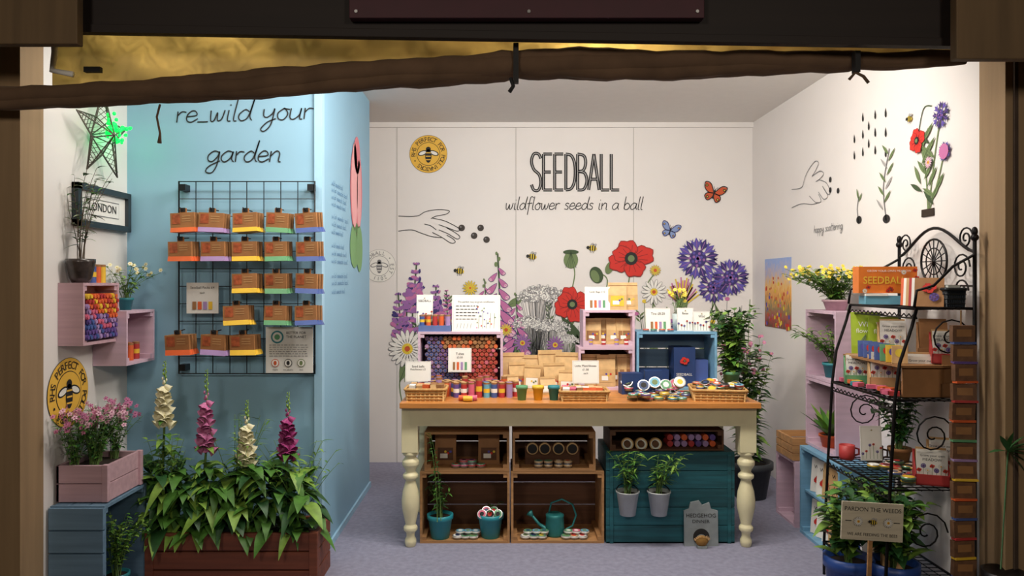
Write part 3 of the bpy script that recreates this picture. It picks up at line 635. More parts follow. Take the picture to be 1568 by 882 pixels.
# blue crate right
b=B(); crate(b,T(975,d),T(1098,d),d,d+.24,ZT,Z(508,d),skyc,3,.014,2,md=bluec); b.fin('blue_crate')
zt=Z(508,d)
b=B(); b.box(T(1035,d),T(1068,d),d+.05,d+.2,ZT+.015,ZT+.25,navy); b.box(T(985,d),T(1030,d),d+.1,d+.2,ZT+.015,ZT+.11,navy)
b.at(T(1051,d),d+.05,ZT); poppyA(b,0,.17,.03); b.text('SEEDBALL',0,.08,.022,white,2); b.at()
b.box(T(1070,d),T(1090,d),d+.08,d+.2,ZT+.015,ZT+.17,cm['blue']); b.fin('navy_gift_boxes')
sign('price_card',1008,d+.03,zt,.15,.14,[('Tins £8.50',.02),],pic='tubes')
b=B()
for px in(990,1002,1015,1028): tin(b,T(px,d),d+.02,zt,.018,.016,ch('green','orange','pink'),ch('green','yellow','pink'))
b.fin('small_tins')
sign('flower_card',1050,d+.08,zt,.1,.14,[('Bees',.02)],pic='poppies'); sign('flower_card',1075,d+.04,zt,.1,.12,[('Wild',.02)],pic='poppies')
b=B()
for i in range(34):
    dd=U(3.97,4.26); px=U(955,1052)+ (dd-4)*10; x=T(px,dd)
    tin(b,x,dd,ZT+(.022 if R()<.3 else 0),.027,.02,ch('green','blue','red','yellow','teal','pink','purple'),random.choice([white,navy,cm['green'],cm['cyan'],cm['yellow'],black,navy]),0)
for i,px in enumerate((985,1003,1020,1042,1035,962)):
    tin(b,T(px,4.2),4.2+.01*i,ZT+.05+.015*(i%2),.034,.018,ch('green','blue','yellow'),[navy,cm['cyan'],cm['green'],white,cm['pink'],black][i],1.0,U(-.3,.3))
b.at(T(965,4.27),4.27,ZT,.1); b.box(-.06,.06,-.04,.04,0,.12,navy); b.at(T(1000,4.3),4.3,ZT,-.1); b.box(-.05,.05,-.04,.04,0,.13,navy); b.at(); b.fin('seed_tins')
b=B(); b.at(T(1098,4.08),4.08,ZT,-.15); basket(b,-.13,.13,-.1,.1,0,.055); M0=b.M.copy()
for i in range(34): 
    x,y=U(-.11,.11),U(-.08,.08); w=M0@Vector((x,y,.045+U(0,.035))); tin(b,w.x,w.y,w.z,.025,.015,ch('green','blue','red','yellow','orange'),random.choice([white,cm['yellow'],cm['cyan'],kraft,black,cm['orange']]),U(.0,.6),U(-.6,.6))
b.at(); b.fin('wicker_basket_of_tins')
# plants
def plant(b,base,h,spread,stems,L,W,per,ms,st=stemM,fl=None,drop=.35,t0=.2,lean=(0,0),rs=.0022):
    for i in range(stems):
        a=U(0,2*pi); q=spread*math.sqrt(R()); hh=h*U(.7,1); x0=Vector(base)+Vector((U(-.015,.015),U(-.015,.015),0))
        tip=Vector(base)+Vector((math.cos(a)*q+lean[0],math.sin(a)*q+lean[1],hh)); mid=x0+Vector((math.cos(a)*q*.25,math.sin(a)*q*.25,hh*.6))
        P=[]
        for k in range(7): t=k/6; P.append(x0*(1-t)**2+mid*2*t*(1-t)+tip*t*t)
        b.tube(P,[rs*(1-.5*k/6) for k in range(7)],st,4)
        for j in range(per):
            t=t0+(1-t0)*(j+R())/per; t=min(t,1); k=min(int(t*6),5); p=P[k].lerp(P[k+1],t*6-k); aa=U(0,2*pi)
            b.leaf(p,(math.cos(aa),math.sin(aa),U(0,.7)),L*U(.6,1.1),W*U(.7,1.1),random.choice(ms),drop)
        if fl: fl(b,P[-1],a)
def daisyF(mp,mc,r,n=6):
    def f(b,p,a):
        for k in range(int(U(1,3))):
            c=p+Vector((U(-r,r),U(-r,r),U(-r,r)*1.2)); nx=Vector((U(-.5,.5),-1,U(.2,1))).normalized(); u=nx.cross(Vector((0,0,1))).normalized(); v=nx.cross(u)
            for i in range(n):
                an=2*pi*i/n; dr=u*math.cos(an)+v*math.sin(an); sd=nx.cross(dr)
                b.add([c,c+dr*r*.6+sd*r*.35+nx*r*.1,c+dr*r+nx*r*.05,c+dr*r*.6-sd*r*.35+nx*r*.1],[(0,1,2,3)],mp,True)
            b.ball(c+nx*r*.12,r*.22,mc,6,4)
    return f
def pot(b,x,y,z,r,h,m,rim=True):
    b.lathe([(0,0),(r*.72,0),(r*.95,h*.8),(r*.97,h*.8),(r*1.05,h*.82),(r*1.05,h),(r*.92,h),(r*.9,h*.85),(0,h*.85)],(x,y,z),m,24); b.lathe([(0,h*.87),(r*.9,h*.87)],(x,y,z),soil,14)
b=B(); x,y=T(1120,4.5),4.5; pot(b,x,y,ZT,.05,.1,cm['green']); plant(b,(x,y,ZT+.08),.43,.16,28,.095,.048,11,[green,green2,green3,green],t0=.05); b.fin('potted_leafy_plant',clamp=((-9,9),(4.15,5.2),(ZT,9)))
b=B(); x,y=T(1050,d),4.6; b.lathe([(0,0),(.03,0),(.035,.1),(.03,.1)],(x,y,zt),mat('glass_vase',(200,215,215),.1),16); plant(b,(x,y,zt+.05),.2,.06,9,.04,.012,5,[green,green2],fl=daisyF(yelF,yelF,.014)); b.fin('vase_of_wildflowers')
b=B(); x,y=1.66,4.95; pot(b,x,y,0,.14,.24,mat('dark_planter',(60,65,70),.6)); plant(b,(x,y,.2),.88,.2,36,.12,.04,18,[green,green3,green2],fl=daisyF(palF,yelF,.014),t0=.05,lean=(-.03,0)); b.fin('tall_floor_plant',clamp=((1.385,1.98),(4.7,5.4),(0,1.2)))
# ---------- under table
d=4.06
def uc(name,p0,p1,z0,z1,m,md=None,n=3,dep=.3): 
    b=B(); crate(b,X(p0,d),X(p1,d),d,d+dep,z0,z1,m,n,.013,3,md=md); return b.fin(name)
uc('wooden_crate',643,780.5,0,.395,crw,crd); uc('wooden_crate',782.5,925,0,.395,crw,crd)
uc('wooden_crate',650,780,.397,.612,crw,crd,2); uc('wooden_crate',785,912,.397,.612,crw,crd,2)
b=B(); x0,x1=X(928,d),X(1125,d)
for i in range(5): b.box(x0,x1,d,d+.016,i*.1,i*.1+.097,teal); b.box(x0,x1,d+.34,d+.356,i*.1,i*.1+.097,teal); b.box(x0,x0+.016,d+.016,d+.34,i*.1,i*.1+.097,teal); b.box(x1-.016,x1,d+.016,d+.34,i*.1,i*.1+.097,teal)
b.box(x0,x1,d,d+.35,.497,.503,teal); b.box(x0,x1,d,d+.35,0,.01,teal)
for xx in(x0+.02,x1-.04): b.box(xx,xx+.02,d-.006,d,0,.49,teal)
b.fin('teal_wooden_chest',.002)
b=B(); crate(b,X(935,d),X(1110,d),d+.02,d+.3,.505,.62,crd,1,.01,3); b.fin('wooden_crate')
def facetin(b,px,py,r,dd,m=black,rim=gold):
    b.at(X(px,dd),dd,Z(py,dd),0,pi/2); b.cyl((0,0,0),r,.02,rim,20); b.cyl((0,0,.02),r*.8,.003,m,18); b.at()
b=B() 
for px in(815,834,855,876): facetin(b,px,686,.033,d+.1)
b.box(X(805,d),X(890,d),d+.1,d+.16,.41,.515,crd); b.fin('round_gift_tins')
b=B() 
for px in(960,981,1003): facetin(b,px,679,.034,d+.04,white); facetin(b,px,679,.018,d+.018,crd,crd)
for i in range(7):
    for j in range(2): b.at(X(1030+i*11,d),d+.16,.535+j*.035,0,pi/2); b.cyl((0,0,0),.017,.1,ch('red','purple','lilac','orange'),12)
b.at(); b.fin('round_gift_tins')
b=B()
for px in(825,840,856,870):
    for j in range(2): tin(b,X(px,d),d+.03,.411+j*.02,.024,.018,gold,random.choice([gold,cm['green']]))
b.fin('small_tins')
b=B()
for px in(698,710,722,736):
    for j in range(2 if px in(710,722) else 1): tin(b,X(px,d),d+.03,.411+j*.022,.026,.02,ch('pink','green','red'),ch('pink','green'))
b.fin('small_tins')
b=B(); bag(b,X(680,d),d+.12,.411,.12,.18,.05,kraftd,crd); bag(b,X(748,d),d+.12,.411,.12,.18,.05,kraftd,crd); b.fin('brown_paper_bags')
for px,dd,hh,fl in((674,4.12,.5,None),(751,4.13,.12,1)):
    b=B(); x=X(px,dd); pot(b,x,dd,.014,.07,.13,tealp)
    if fl is None:
        plant(b,(x,dd,.13),.22,.08,12,.06,.014,8,[green,green3]); plant(b,(x,dd-.09,.13),.52,.03,3,.05,.012,14,[green,green3],lean=(-.03,-.03))
    else:
        for q in range(5): tin(b,x-.045+.022*q,dd-.03+.02*(q%2),.145+.012*(q%2),.026,.012,white,random.choice([white,cm['pink'],cm['green'],black]),.9,U(-.5,.5))
        plant(b,(x,dd,.12),.08,.07,8,.05,.014,3,[green,green3])
    b.fin('teal_plant_pot')
for c0 in((700,712,724),(805,818,830,868,880,893)):
    b=B()
    for px in c0: 
        tin(b,X(px,d),d+.04,.014,.028,.018,white,random.choice([white,cm['green'],gold]))
        tin(b,X(px+4,d),d+.06,.034,.026,.018,white,ch('green','pink','cyan')) 
    b.fin('small_tins')
# watering can
b=B(); x,y,z=X(850,4.14),4.16,.014; wc=mat('watering_can_teal',(45,125,125),.4,.3,var=.2)
b.lathe([(0,0),(.052,0),(.055,.01),(.05,.1),(.052,.115),(.045,.118),(.03,.125),(.03,.12),(0,.118)],(x,y,z),wc,24)
b.tube([(x-.045,y,z+.03),(x-.09,y,z+.06),(x-.13,y,z+.11)],[.013,.009,.007],wc,10)
b.at(x-.14,y,z+.12,0,0,-.7); b.lathe([(.008,-.02),(.022,.008),(0,.012)],(0,0,0),wc,14); b.at()
b.tube([(x+.045,y,z+.02),(x+.1,y,z+.05),(x+.12,y,z+.11),(x+.1,y,z+.17),(x+.04,y,z+.2),(x-.02,y,z+.18),(x-.035,y,z+.115)],.0055,wc,8)
b.fin('watering_can')
for px in(961,1009):
    b=B(); x,y=X(px,3.99),3.99; z=Z(788,3.99); b.lathe([(0,0),(.042,0),(.06,.12),(.064,.122),(.064,.13),(.058,.128),(.055,.11),(0,.108)],(x,y,z),galv,24); b.lathe([(0,.11),(.056,.11)],(x,y,z),soil,14)
    b.tube([(x-.06*math.cos(t*pi/8),y+.0+.055*math.sin(t*pi/8),z+.125+.03*math.sin(t*pi/8)) for t in range(9)],.003,iron,6)
    plant(b,(x,y,z+.11),.24,.11,13,.08,.013,9,[green,green2,green3],lean=(.05 if px>1000 else -.02,-.02)); b.fin('hanging_bucket_planter',clamp=((-9,9),(3.8,4.058),(.0,.9)))
b=B(); dd=4.015; x0,x1=X(1048,dd),X(1100,dd); b.at((x0+x1)/2,dd,0,0,-.05); w=(x1-x0)/2
P=[(-w,0),(w,0),(w,.19),(w*.6,.2),(w*.5,.235),(w*.1,.22),(-w*.1,.245),(-w*.6,.235),(-w*.7,.2),(-w,.19)]
n=len(P); b.add([(p[0],0,p[1]) for p in P]+[(p[0],.012,p[1]) for p in P],[tuple(range(n)),tuple(range(2*n-1,n-1,-1))]+[(i,(i+1)%n,(i+1)%n+n,i+n) for i in range(n)],slate)
b.text('HEDGEHOG',0,.155,.03,black,2); b.text('DINNER',0,.125,.026,black,2); b.disc(0,.05,.045,black,2); b.disc(0,.035,.03,slate,3,.03)
b.at(); b.ball((X(1075,3.98),3.985,.04),(.035,.02,.03),mat('hedgehog_brown',(150,110,50),.8),12,8)
for i in range(50): a=U(0,pi);c=U(-1.2,1.2); p=Vector((X(1075,3.98)+.035*math.cos(a),3.985-.018*math.cos(c)*math.sin(a),.04+.03*math.sin(a)*abs(math.cos(c)))); b.tube([p,p+Vector((math.cos(a)*.01,-.006,.01))],[.0015,.0004],kraft,4)
b.box(X(1075,3.98)-.025,X(1075,3.98)+.025,3.97,4.0,0,.015,slate)
b.fin('hedgehog_dinner_slate')
# ---------- grid panel and packets
b=B(); dg=3.74; x0,x1,z0,z1=X(274,dg),X(482,dg),Z(572,dg),Z(278,dg)
b.tube([(x0,dg,z0),(x1,dg,z0),(x1,dg,z1),(x0,dg,z1)],.005,wire,8,True)
for i in range(1,8): x=x0+(x1-x0)*i/8; b.tube([(x,dg,z0),(x,dg,z1)],.0024,wire,6)
for i in range(1,11): z=z0+(z1-z0)*i/11; b.tube([(x0,dg-.004,z),(x1,dg-.004,z)],.0024,wire,6)
for x,z in((x0+.02,z1-.03),(x1-.02,z1-.03),(x0+.02,z0+.03),(x1-.02,z0+.03)): b.box(x-.016,x+.016,dg-.01,DF-.001,z-.016,z+.016,wire)
b.fin('wire_grid_display')
rows=[(343,[(281,'orange'),(324,'lilac'),(376,'yellow'),(425,'green'),(470,'blue')]),(387,[(277,'orange'),(327,'lilac'),(375,'yellow'),(423,'green'),(471,'blue')]),(436,[(375,'yellow'),(423,'green'),(470,'blue')]),(485,[(362,'yellow'),(422,'green'),(469,'blue')]),(530,[(273,'orange'),(327,'lilac'),(372,'yellow')])]
picm=mat('packet_picture',(180,92,55),.5,var=.4,scale=60); pk=mat('packet_kraft',(168,116,70),.65,var=.2)
b=B()
for py,it in rows:
    for px,c in it:
        w=.125 if c in('orange','lilac','yellow') else .11
        b.at(X(px,3.66),3.66,Z(py,3.66),U(-.08,.08)-.1,U(-.08,.08),U(-.06,.06))
        for kx in range(3):
            o=kx*.02; b.box(-w/2+o*.3,w/2+o*.3,o-.012,o+.004,-.02,.055,kraftd if kx else pk)
            b.add([(-w/2+o*.3,o-.012,-.018),(w/2+o*.3,o-.012,-.018),(w/2+.012+o*.3,o-.03,-.042),(-w/2+.008+o*.3,o-.03,-.042),(-w/2+o*.3,o+.006,-.02),(w/2+o*.3,o+.006,-.02),(w/2+.012+o*.3,o,-.042),(-w/2+.008+o*.3,o,-.042)],[(0,1,2,3),(4,5,6,7),(2,3,7,6),(0,3,7,4),(1,2,6,5)],cm[c])
        b.add([(-w*.42,-.0135,.0),(-.01,-.0135,.0),(-.01,-.0135,.048),(-w*.42,-.0135,.048)],[(0,1,2,3)],picm)
        for q in range(3): b.add([(.0,-.0138,.038-.012*q),(w*.36,-.0138,.038-.012*q),(w*.36,-.0138,.0355-.012*q),(0,-.0138,.0355-.012*q)],[(0,1,2,3)],kraft)
        b.tube([(0,.07,.075),(0,-.02,.07),(0,-.025,.08)],.003,wire,6); b.box(-.018,.018,.0,.004,.05,.078,pk); b.box(-.012,.012,-.006,.0,.06,.08,black)
b.at(); b.fin('hanging_seed_packets')
cg=flat('card_grey',(222,221,216))
b=B(); b.at(X(310,3.71),3.71,Z(480,3.71)); b.box(-.08,.08,0,.006,0,.155,cg); b.text('Seedball Packs £4',0,.125,.017,black); b.text('each',0,.1,.014,black)
for i in range(4): b.poly([(-.05+i*.027,.02),(-.03+i*.027,.02),(-.03+i*.027,.06),(-.05+i*.027,.06)],[kraftd,cm['orange'],cm['lilac'],cm['yellow']][i],3)
b.at(); b.fin('price_card')
b=B(); b.at(X(443,3.7),3.7,Z(571,3.7)); b.box(-.118,.118,0,.006,0,.23,cg); b.disc(-.06,.18,.032,cm['teal'],2); b.disc(-.06,.18,.024,cg,3); b.disc(-.06,.18,.014,cm['green'],4)
b.text('BETTER FOR',.035,.195,.018,black); b.text('THE PLANET',.035,.175,.018,black)
for i in range(3): b.disc(-.07+.065*i,.05,.02,[orgA,black,grnA][i],3); b.disc(-.07+.065*i,.05,.017,white,4); b.disc(-.07+.065*i,.05,.008,[orgA,black,grnA][i],5,.011)
for j in range(6):
    x=-.1
    while x<.09: q=U(.008,.02); b.line([(x,.14-.011*j),(x+q,.14-.011*j)],.003,grey,2,False); x+=q+.005
for i,t in enumerate(('100%','no plastic','eco')): b.text(t,-.07+.065*i,.012,.013,black)
b.at(); b.fin('information_card')
# foxgloves
b=B(); x0,x1,y0,y1=X(226,3.48),X(487,3.48),3.46,3.73
for i in range(3): 
    z=i*.088; 
    b.box(x0,x1,y0,y0+.022,z,z+.082,trw); b.box(x0,x1,y1-.022,y1,z,z+.082,trw); b.box(x0,x0+.022,y0+.02,y1-.02,z,z+.082,trw); b.box(x1-.022,x1,y0+.02,y1-.02,z,z+.082,trw)
for xx in(x0-.003,x1-.037): b.box(xx,xx+.04,y0-.006,y0+.03,0,.262,trw)
b.box(x0+.02,x1-.02,y0+.02,y1-.02,.2,.225,soil); b.fin('wooden_trough_planter',.003)
b=B()
def bell(b,p,a,s,m):
    d=Vector((math.cos(a),math.sin(a),-.75)).normalized(); u=d.cross(Vector((0,0,1))).normalized(); w=d.cross(u); vs=[];fs=[]
    for t,r in((0,.15),(.3,.33),(.75,.4),(1,.55)):
        for k in range(8):
            an=2*pi*k/8; vs.append(p+d*s*t+(u*math.cos(an)+w*math.sin(an))*s*r*(1 if t<1 else (1+.15*math.sin(an*4))))
    for j in range(3):
        for k in range(8): l=(k+1)%8; fs.append((j*8+k,j*8+l,j*8+8+l,j*8+8+k))
    b.add(vs,fs,m,True)
for px,pt,pb,m in((252,552,642,creamF),(316,565,682,palF),(378,612,702,creamF),(441,600,692,magF)):
    dd=3.57; x=X(px,dd); zt_=Z(pt,dd); zb=Z(pb,dd); b.tube([(x+.02,dd,.22),(x-.01,dd,.5),(x,dd,zb),(x+.006,dd,zt_)],[.008,.007,.005,.002],stemM,6)
    n=36 
    for i in range(n):
        t=i/n; a=i*2.4; z=zb+(zt_-zb)*t; 
        if t<.6: bell(b,Vector((x,dd,z)),a if math.sin(a)<.6 else -a,.052*(1-.6*t),m)
        else: b.ball((x+.012*math.cos(a)*(1.4-t),dd+.012*math.sin(a)*(1.4-t),z),(.008*(1.4-t),.008*(1.4-t),.013*(1.4-t)),m if t<.7 else green2,6,4)
    for i in range(26): a=U(0,2*pi); z=U(.4,zb); b.leaf((x,dd,z),(math.cos(a),math.sin(a)-.4,.5),U(.07,.13),.036,random.choice([green,green2]),.5)
    for i in range(80): a=U(0,2*pi); b.leaf((x+U(-.1,.1),dd+U(-.06,.05),U(.24,.54)),(math.cos(a),math.sin(a)-.3,U(.1,1.1)),U(.1,.19),U(.045,.075),random.choice([green,green,green2,green3]),U(.4,.9),6)
for i in range(130):
    x=U(x0+.05,x1-.03); a=U(-pi,0); b.leaf((x,U(3.48,3.62),U(.24,.52)),(math.cos(a),math.sin(a),U(.1,.9)),U(.1,.18),U(.045,.075),random.choice([green,green2,green,green3]),U(.5,1.1),6)
plant(b,(-1.0,3.58,.22),.45,.2,20,.07,.014,8,[green,green2]); plant(b,(-1.3,3.6,.22),.6,.18,20,.06,.012,9,[green,green2]); plant(b,(-1.62,3.55,.22),.5,.13,18,.07,.02,10,[green,green2])
b.fin('foxglove_plants',clamp=((-1.76,-.7),(3.3,3.725),(.1,2)))
# ---------- left wall things
RL=Matrix.Rotation(pi/2,4,'Z'); RR=Matrix.Rotation(-pi/2,4,'Z')
b=B(); b.M=RL; crate(b,3.2,3.5,1.82,1.929,Z(530,3.2),Z(433,3.2),dusty,2,.013,2); b.fin('pink_wall_crate')
b=B(); za,zb_=Z(530,3.2)+.02,Z(433,3.2)-.02; row=0; zz=za+.014
while zz<zb_-.02:
    yy=3.228+(.012 if row%2 else 0)
    while yy<3.475:
        f=(zz-za)/(zb_-za)+(yy-3.35)*1.2
        m=(ch('orange','orange','red','yellow')) if f>.5 else ch('purple','lilac','pink') if f>.25 else ch('lilac','blue','purple')
        b.M=Matrix.Translation((-1.91,yy,zz))@Matrix.Rotation(pi/2,4,'Y'); b.cyl((0,0,0),.0125,.085+U(0,.012),m,10); b.cyl((0,0,.097),.009,.002,m,8); yy+=.026
    zz+=.0225; row+=1
b.at(); b.fin('seed_tube_stack')
b=B(); b.M=RL; crate(b,3.47,3.75,1.77,1.929,Z(562,3.43),Z(477,3.43),lilac,2,.013,2); b.fin('pink_wall_crate')
b=B()
for yy,xx in((3.56,-1.85),(3.6,-1.82),(3.64,-1.85),(3.68,-1.83)): seedtube(b,xx,yy,Z(562,3.43)+.014,.017,.09,ch('red','orange','lilac'))
b.fin('standing_seed_tubes')
zc=Z(433,3.2)
b=B(); x,y=-1.865,3.26; b.lathe([(0,0),(.035,0),(.045,.02),(.06,.09),(.06,.105),(.05,.105),(.045,.09),(0,.085)],(x,y,zc),mat('dark_glass_pot',(60,52,50),.25,var=.4,scale=50),20)
plant(b,(x,y,zc+.08),.48,.13,10,.06,.018,10,[green3,green,mat('leaf_sage',(150,160,130),.6)],st=twig,lean=(.03,.05),rs=.0022); b.fin('potted_twiggy_plant',clamp=((-1.915,-1),(3.13,3.6),(zc,3)))
b=B()
for yy,c in((3.36,'blue'),(3.4,'orange'),(3.44,'yellow')): seedtube(b,-1.87,yy,zc,.017,.09,cm[c])
b.fin('standing_seed_tubes')
zc=Z(477,3.43)
b=B(); x,y=-1.85,3.62; pot(b,x,y,zc,.035,.06,cm['teal']); plant(b,(x,y,zc+.05),.18,.16,14,.05,.02,6,[green,green2],fl=daisyF(creamF,yelF,.012),lean=(.04,0)); b.fin('potted_primrose',clamp=((-1.92,-1),(3.47,3.735),(zc,3)))
# pink planter + blue crate
b=B(); X0,X1,Y0,Y1=-1.92,-1.70,3.17,3.46; zb0=.49
for i in range(2):
    z=zb0+i*.08; b.box(X0,X1,Y0,Y0+.014,z,z+.077,dusty); b.box(X0,X1,Y1-.014,Y1,z,z+.077,dusty); b.box(X0,X0+.014,Y0,Y1,z,z+.077,dusty); b.box(X1-.014,X1,Y0,Y1,z,z+.077,dusty)
for xx,yy in((X1-.022,Y0-.004),(X1-.014,Y1-.02)): b.box(xx,xx+.026,yy,yy+.024,zb0,zb0+.16,dusty)
b.box(X0+.01,X1-.01,Y0+.01,Y1-.01,zb0+.1,zb0+.13,soil); b.fin('pink_planter_box',.002)
b=B()
for q in range(5): plant(b,(-1.81+U(-.05,.05),3.2+.055*q,zb0+.12),.27,.13,24,.035,.016,9,[green3,green],fl=daisyF(random.choice([pinkF,palF,pinkL]),magF,.013,5),rs=.0018)
b.fin('pink_flowering_plant',clamp=((-1.92,-1.55),(3.08,3.6),(zb0+.1,2)))
b=B(); b.M=RL; crate(b,3.13,3.5,1.69,1.92,0,.485,bluec,4,.014,3); b.M=Matrix.Identity(4)
for i in range(5): b.box(-1.92,-1.69,3.118,3.13,i*.097,i*.097+.09,bluec)
b.fin('blue_grey_crate')
b=B(); pot(b,-1.76,3.36,.014,.055,.1,cm['teal']); plant(b,(-1.76,3.36,.1),.3,.1,26,.035,.016,12,[green,green2],lean=(.05,0)); b.fin('potted_herb',clamp=((-1.9,-1.55),(3.16,3.48),(.014,.46)))
# star lantern
b=B(); sc=Vector((XL+.07,3.43,2.12)); P=[]
for i in range(10):
    a=pi/2+i*pi/5; q=.22 if i%2==0 else .09; P.append(sc+Vector((0,q*math.cos(a),q*math.sin(a))))
wm=mat('star_wire',(95,90,82),.5,.4); led=mat('green_led',(10,225,80),.5,emit=1.6)
b.tube(P,.0045,wm,6,True)
for sgn in(1,-1):
    c=sc+Vector((sgn*.055,0,0))
    for q in P: b.tube([c,q],.003,wm,5)
    for i in range(0,10,2):
        for t in(.2,.35,.5,.65,.8,.9):
            b.tube([P[i-1].lerp(P[i],t),c.lerp(P[i],t),P[(i+1)%10].lerp(P[i],t)],.0016,wm,4)
for i in range(60):
    kk=random.choice([0,9,8,8,7,9]); t=U(.1,.95); b.ball(sc.lerp(P[kk],t)+Vector((U(.01,.05),U(-.02,.02),U(-.02,.02))),U(.007,.012),led,6,4)
b.tube([P[0],P[0]+Vector((0,0,.25))],.002,wm,4); b.fin('wire_star_lantern',clamp=((XL+.005,9),(-9,9),(-9,9)))
# ---------- right side
b=B(); b.M=RR; crate(b,-4.29,-3.9,1.76,1.985,.502,.89,lilac,3,.016,3); b.fin('lilac_crate')
b=B(); b.M=RR; crate(b,-4.29,-3.9,1.76,1.985,.892,1.28,lilac,3,.016,3); b.fin('lilac_crate')
b=B(); b.M=RR; crate(b,-4.25,-3.75,1.71,1.985,0,.5,skyc,3,.016,3); b.box(-4.23,-3.77,1.73,1.97,.24,.252,skyc); b.fin('blue_crate')
b=B(); b.M=RR; crate(b,-4.62,-4.32,1.71,1.985,0,.385,lilac,3,.014,3); b.fin('lilac_crate')
b=B()
for z0 in(.02,.255):
    for i in range(5): b.at(1.77,3.84+i*.075,z0,-pi/2+.5,-.1); b.box(-.055,.055,0,.02,0,.19,random.choice([kraft,white,gold,white])); b.text('WILD',0,.13,.03,black); poppyA(b,0,.07,.03)
b.at(); b.fin('seed_gift_cards')
b=B(); b.box(1.72,1.96,4.34,4.58,.387,.395,crw)
for i in range(3): z=.39+i*.045; b.box(1.70,1.97,4.33,4.345,z,z+.04,crw); b.box(1.70,1.715,4.345,4.58,z,z+.04,crw); b.box(1.955,1.97,4.345,4.58,z,z+.04,crw); b.box(1.70,1.97,4.575,4.59,z,z+.04,crw)
b.fin('wooden_tray_box',.001)
b=B(); x,y,z=1.85,4.1,1.28; pot(b,x,y,z,.07,.06,dusty)
for q in range(2): plant(b,(x,y,z+.04),.2,.24,34,.055,.024,9,[green2,green],fl=daisyF(yelF,yelF,.012),lean=(-.06,0),t0=.1)
b.fin('yellow_flowering_plant',clamp=((1.6,1.985),(3.7,4.5),(z,3)))
b=B(); x,y,z=1.83,4.1,.91; pot(b,x,y,z,.05,.08,cm['teal']); plant(b,(x,y,z+.07),.22,.17,18,.07,.022,8,[green,green2],lean=(-.09,0)); b.fin('potted_trailing_plant',clamp=((1.5,1.96),(3.93,4.27),(z,1.262)))
b=B()
for i in range(24): a=U(0,2*pi); b.leaf((1.83,4.12,.57),(math.cos(a)-.25,math.sin(a),U(.6,2)),U(.16,.26),.04,random.choice([green,green2]),.15)
pot(b,1.83,4.12,.519,.06,.07,cm['orange']); b.fin('potted_aloe',clamp=((1.6,1.96),(3.93,4.27),(.519,.87)))
# iron rack
b=B(); a0,a1=3.05,3.63; xb=1.95
def bar(p,q,r=.006): b.tube([p,q],r,iron,8)
for yy in(a0,a1): bar((xb,yy,.0),(xb,yy,1.62),.008); b.ball((xb,yy,1.645),(.012,.012,.02),iron); b.ball((xb,yy,1.62),.016,iron)
shelves=[(1.325,1.71),(.945,1.62),(.575,1.6),(.16,1.58)]
for z,xf in shelves:
    b.tube([(xf,a0,z),(xb,a0,z),(xb,a1,z),(xf,a1,z)],.006,iron,8,True)
    for i in range(1,14): yy=a0+(a1-a0)*i/14; bar((xf,yy,z),(xb,yy,z),.0022)
    for i in range(1,8): xx=xf+(xb-xf)*i/8; bar((xx,a0,z-.003),(xx,a1,z-.003),.0022)
    b.tube([(xf,a0+(a1-a0)*i/30,z-.035+.012*(i%2)) for i in range(31)],.003,iron,6); b.tube([(xf,a0,z-.04),(xf,a1,z-.04)],.004,iron,6)
for yy in(a0,a1):
    b.tube([(1.71,yy,1.325),(1.69,yy,1.25),(1.64,yy,1.1),(1.62,yy,.945),(1.61,yy,.75),(1.6,yy,.575),(1.58,yy,.16),(1.58,yy,0)],.007,iron,8)
    b.tube([(xb,yy,1.55),(1.86,yy,1.5),(1.78,yy,1.42),(1.71,yy,1.40),(1.70,yy,1.33)],.006,iron,8)
    for c in((1.85,1.2),(1.78,.8),(1.75,.4)):
        b.tube([(c[0]+.09*math.cos(t*.5)*(1-t/26),yy,c[1]+.09*math.sin(t*.5)*(1-t/26)) for t in range(24)],.0035,iron,5)
ym=(a0+a1)/2
b.tube([(xb,a0+(a1-a0)*t/16,1.56+.12*math.sin(pi*t/16)**1.5) for t in range(17)],.007,iron,8)
b.tube([(xb,ym+.1*math.cos(t*pi/12),1.53+.1*math.sin(t*pi/12)) for t in range(24)],.005,iron,6,True)
b.tube([(xb,ym+.06*math.cos(t*pi/12),1.53+.06*math.sin(t*pi/12)) for t in range(24)],.003,iron,6,True)
for t in range(16): b.tube([(xb,ym,1.53),(xb,ym+.1*math.cos(t*pi/8),1.53+.1*math.sin(t*pi/8))],.0025,iron,5)
for s in(-1,1):
    for zc_,r0 in((1.5,.06),(1.62,.05),(1.4,.05)):
        cc=ym+s*(.2 if zc_<1.6 else .23)
        b.tube([(xb,cc+s*r0*math.cos(t*.45)*(1-t/30),zc_+r0*math.sin(t*.45)*(1-t/30)) for t in range(26)],.004,iron,5)
bar((xb,a0,1.42),(xb,a1,1.42),.004)
b.fin('wrought_iron_shelf_rack')
zs=1.332
b=B(); b.at(1.785,3.5,zs,-.2); b.box(-.075,.08,-.06,.06,0,.04,cm['cyan']); b.box(-.075,.02,-.065,.05,.04,.05,white); b.fin('blue_gift_box')
b=B(); b.at(1.81,3.5,zs+.052,-.12); b.box(-.13,.13,-.04,.04,0,.125,mat('orange_box',(222,120,40),.4,var=.15)); b.at(1.81,3.459,zs+.052,-.12); b.text('SEEDBALL',-.02,.045,.048,yelA,2,.9); b.text('GROW YOUR OWN MEADOW',0,.1,.014,white,2,1)
for i in range(12): (poppyA if i%3 else daisyA)(b,U(.06,.12) if i<5 else U(-.12,.12),U(.02,.11) if i<5 else U(.01,.03),.012)
b.at(); b.fin('seed_kit_box',0)
b=B()
for i in range(6): b.at(1.8+.01*i,3.12+i*.04,zs,-.6,-.35); b.box(-.055,.055,0,.004,0,.13,[kraftd,white,cm['red'],kraft,white,cm['orange']][i]); poppyA(b,0,.08,.03); cornA(b,.02,.04,.02)
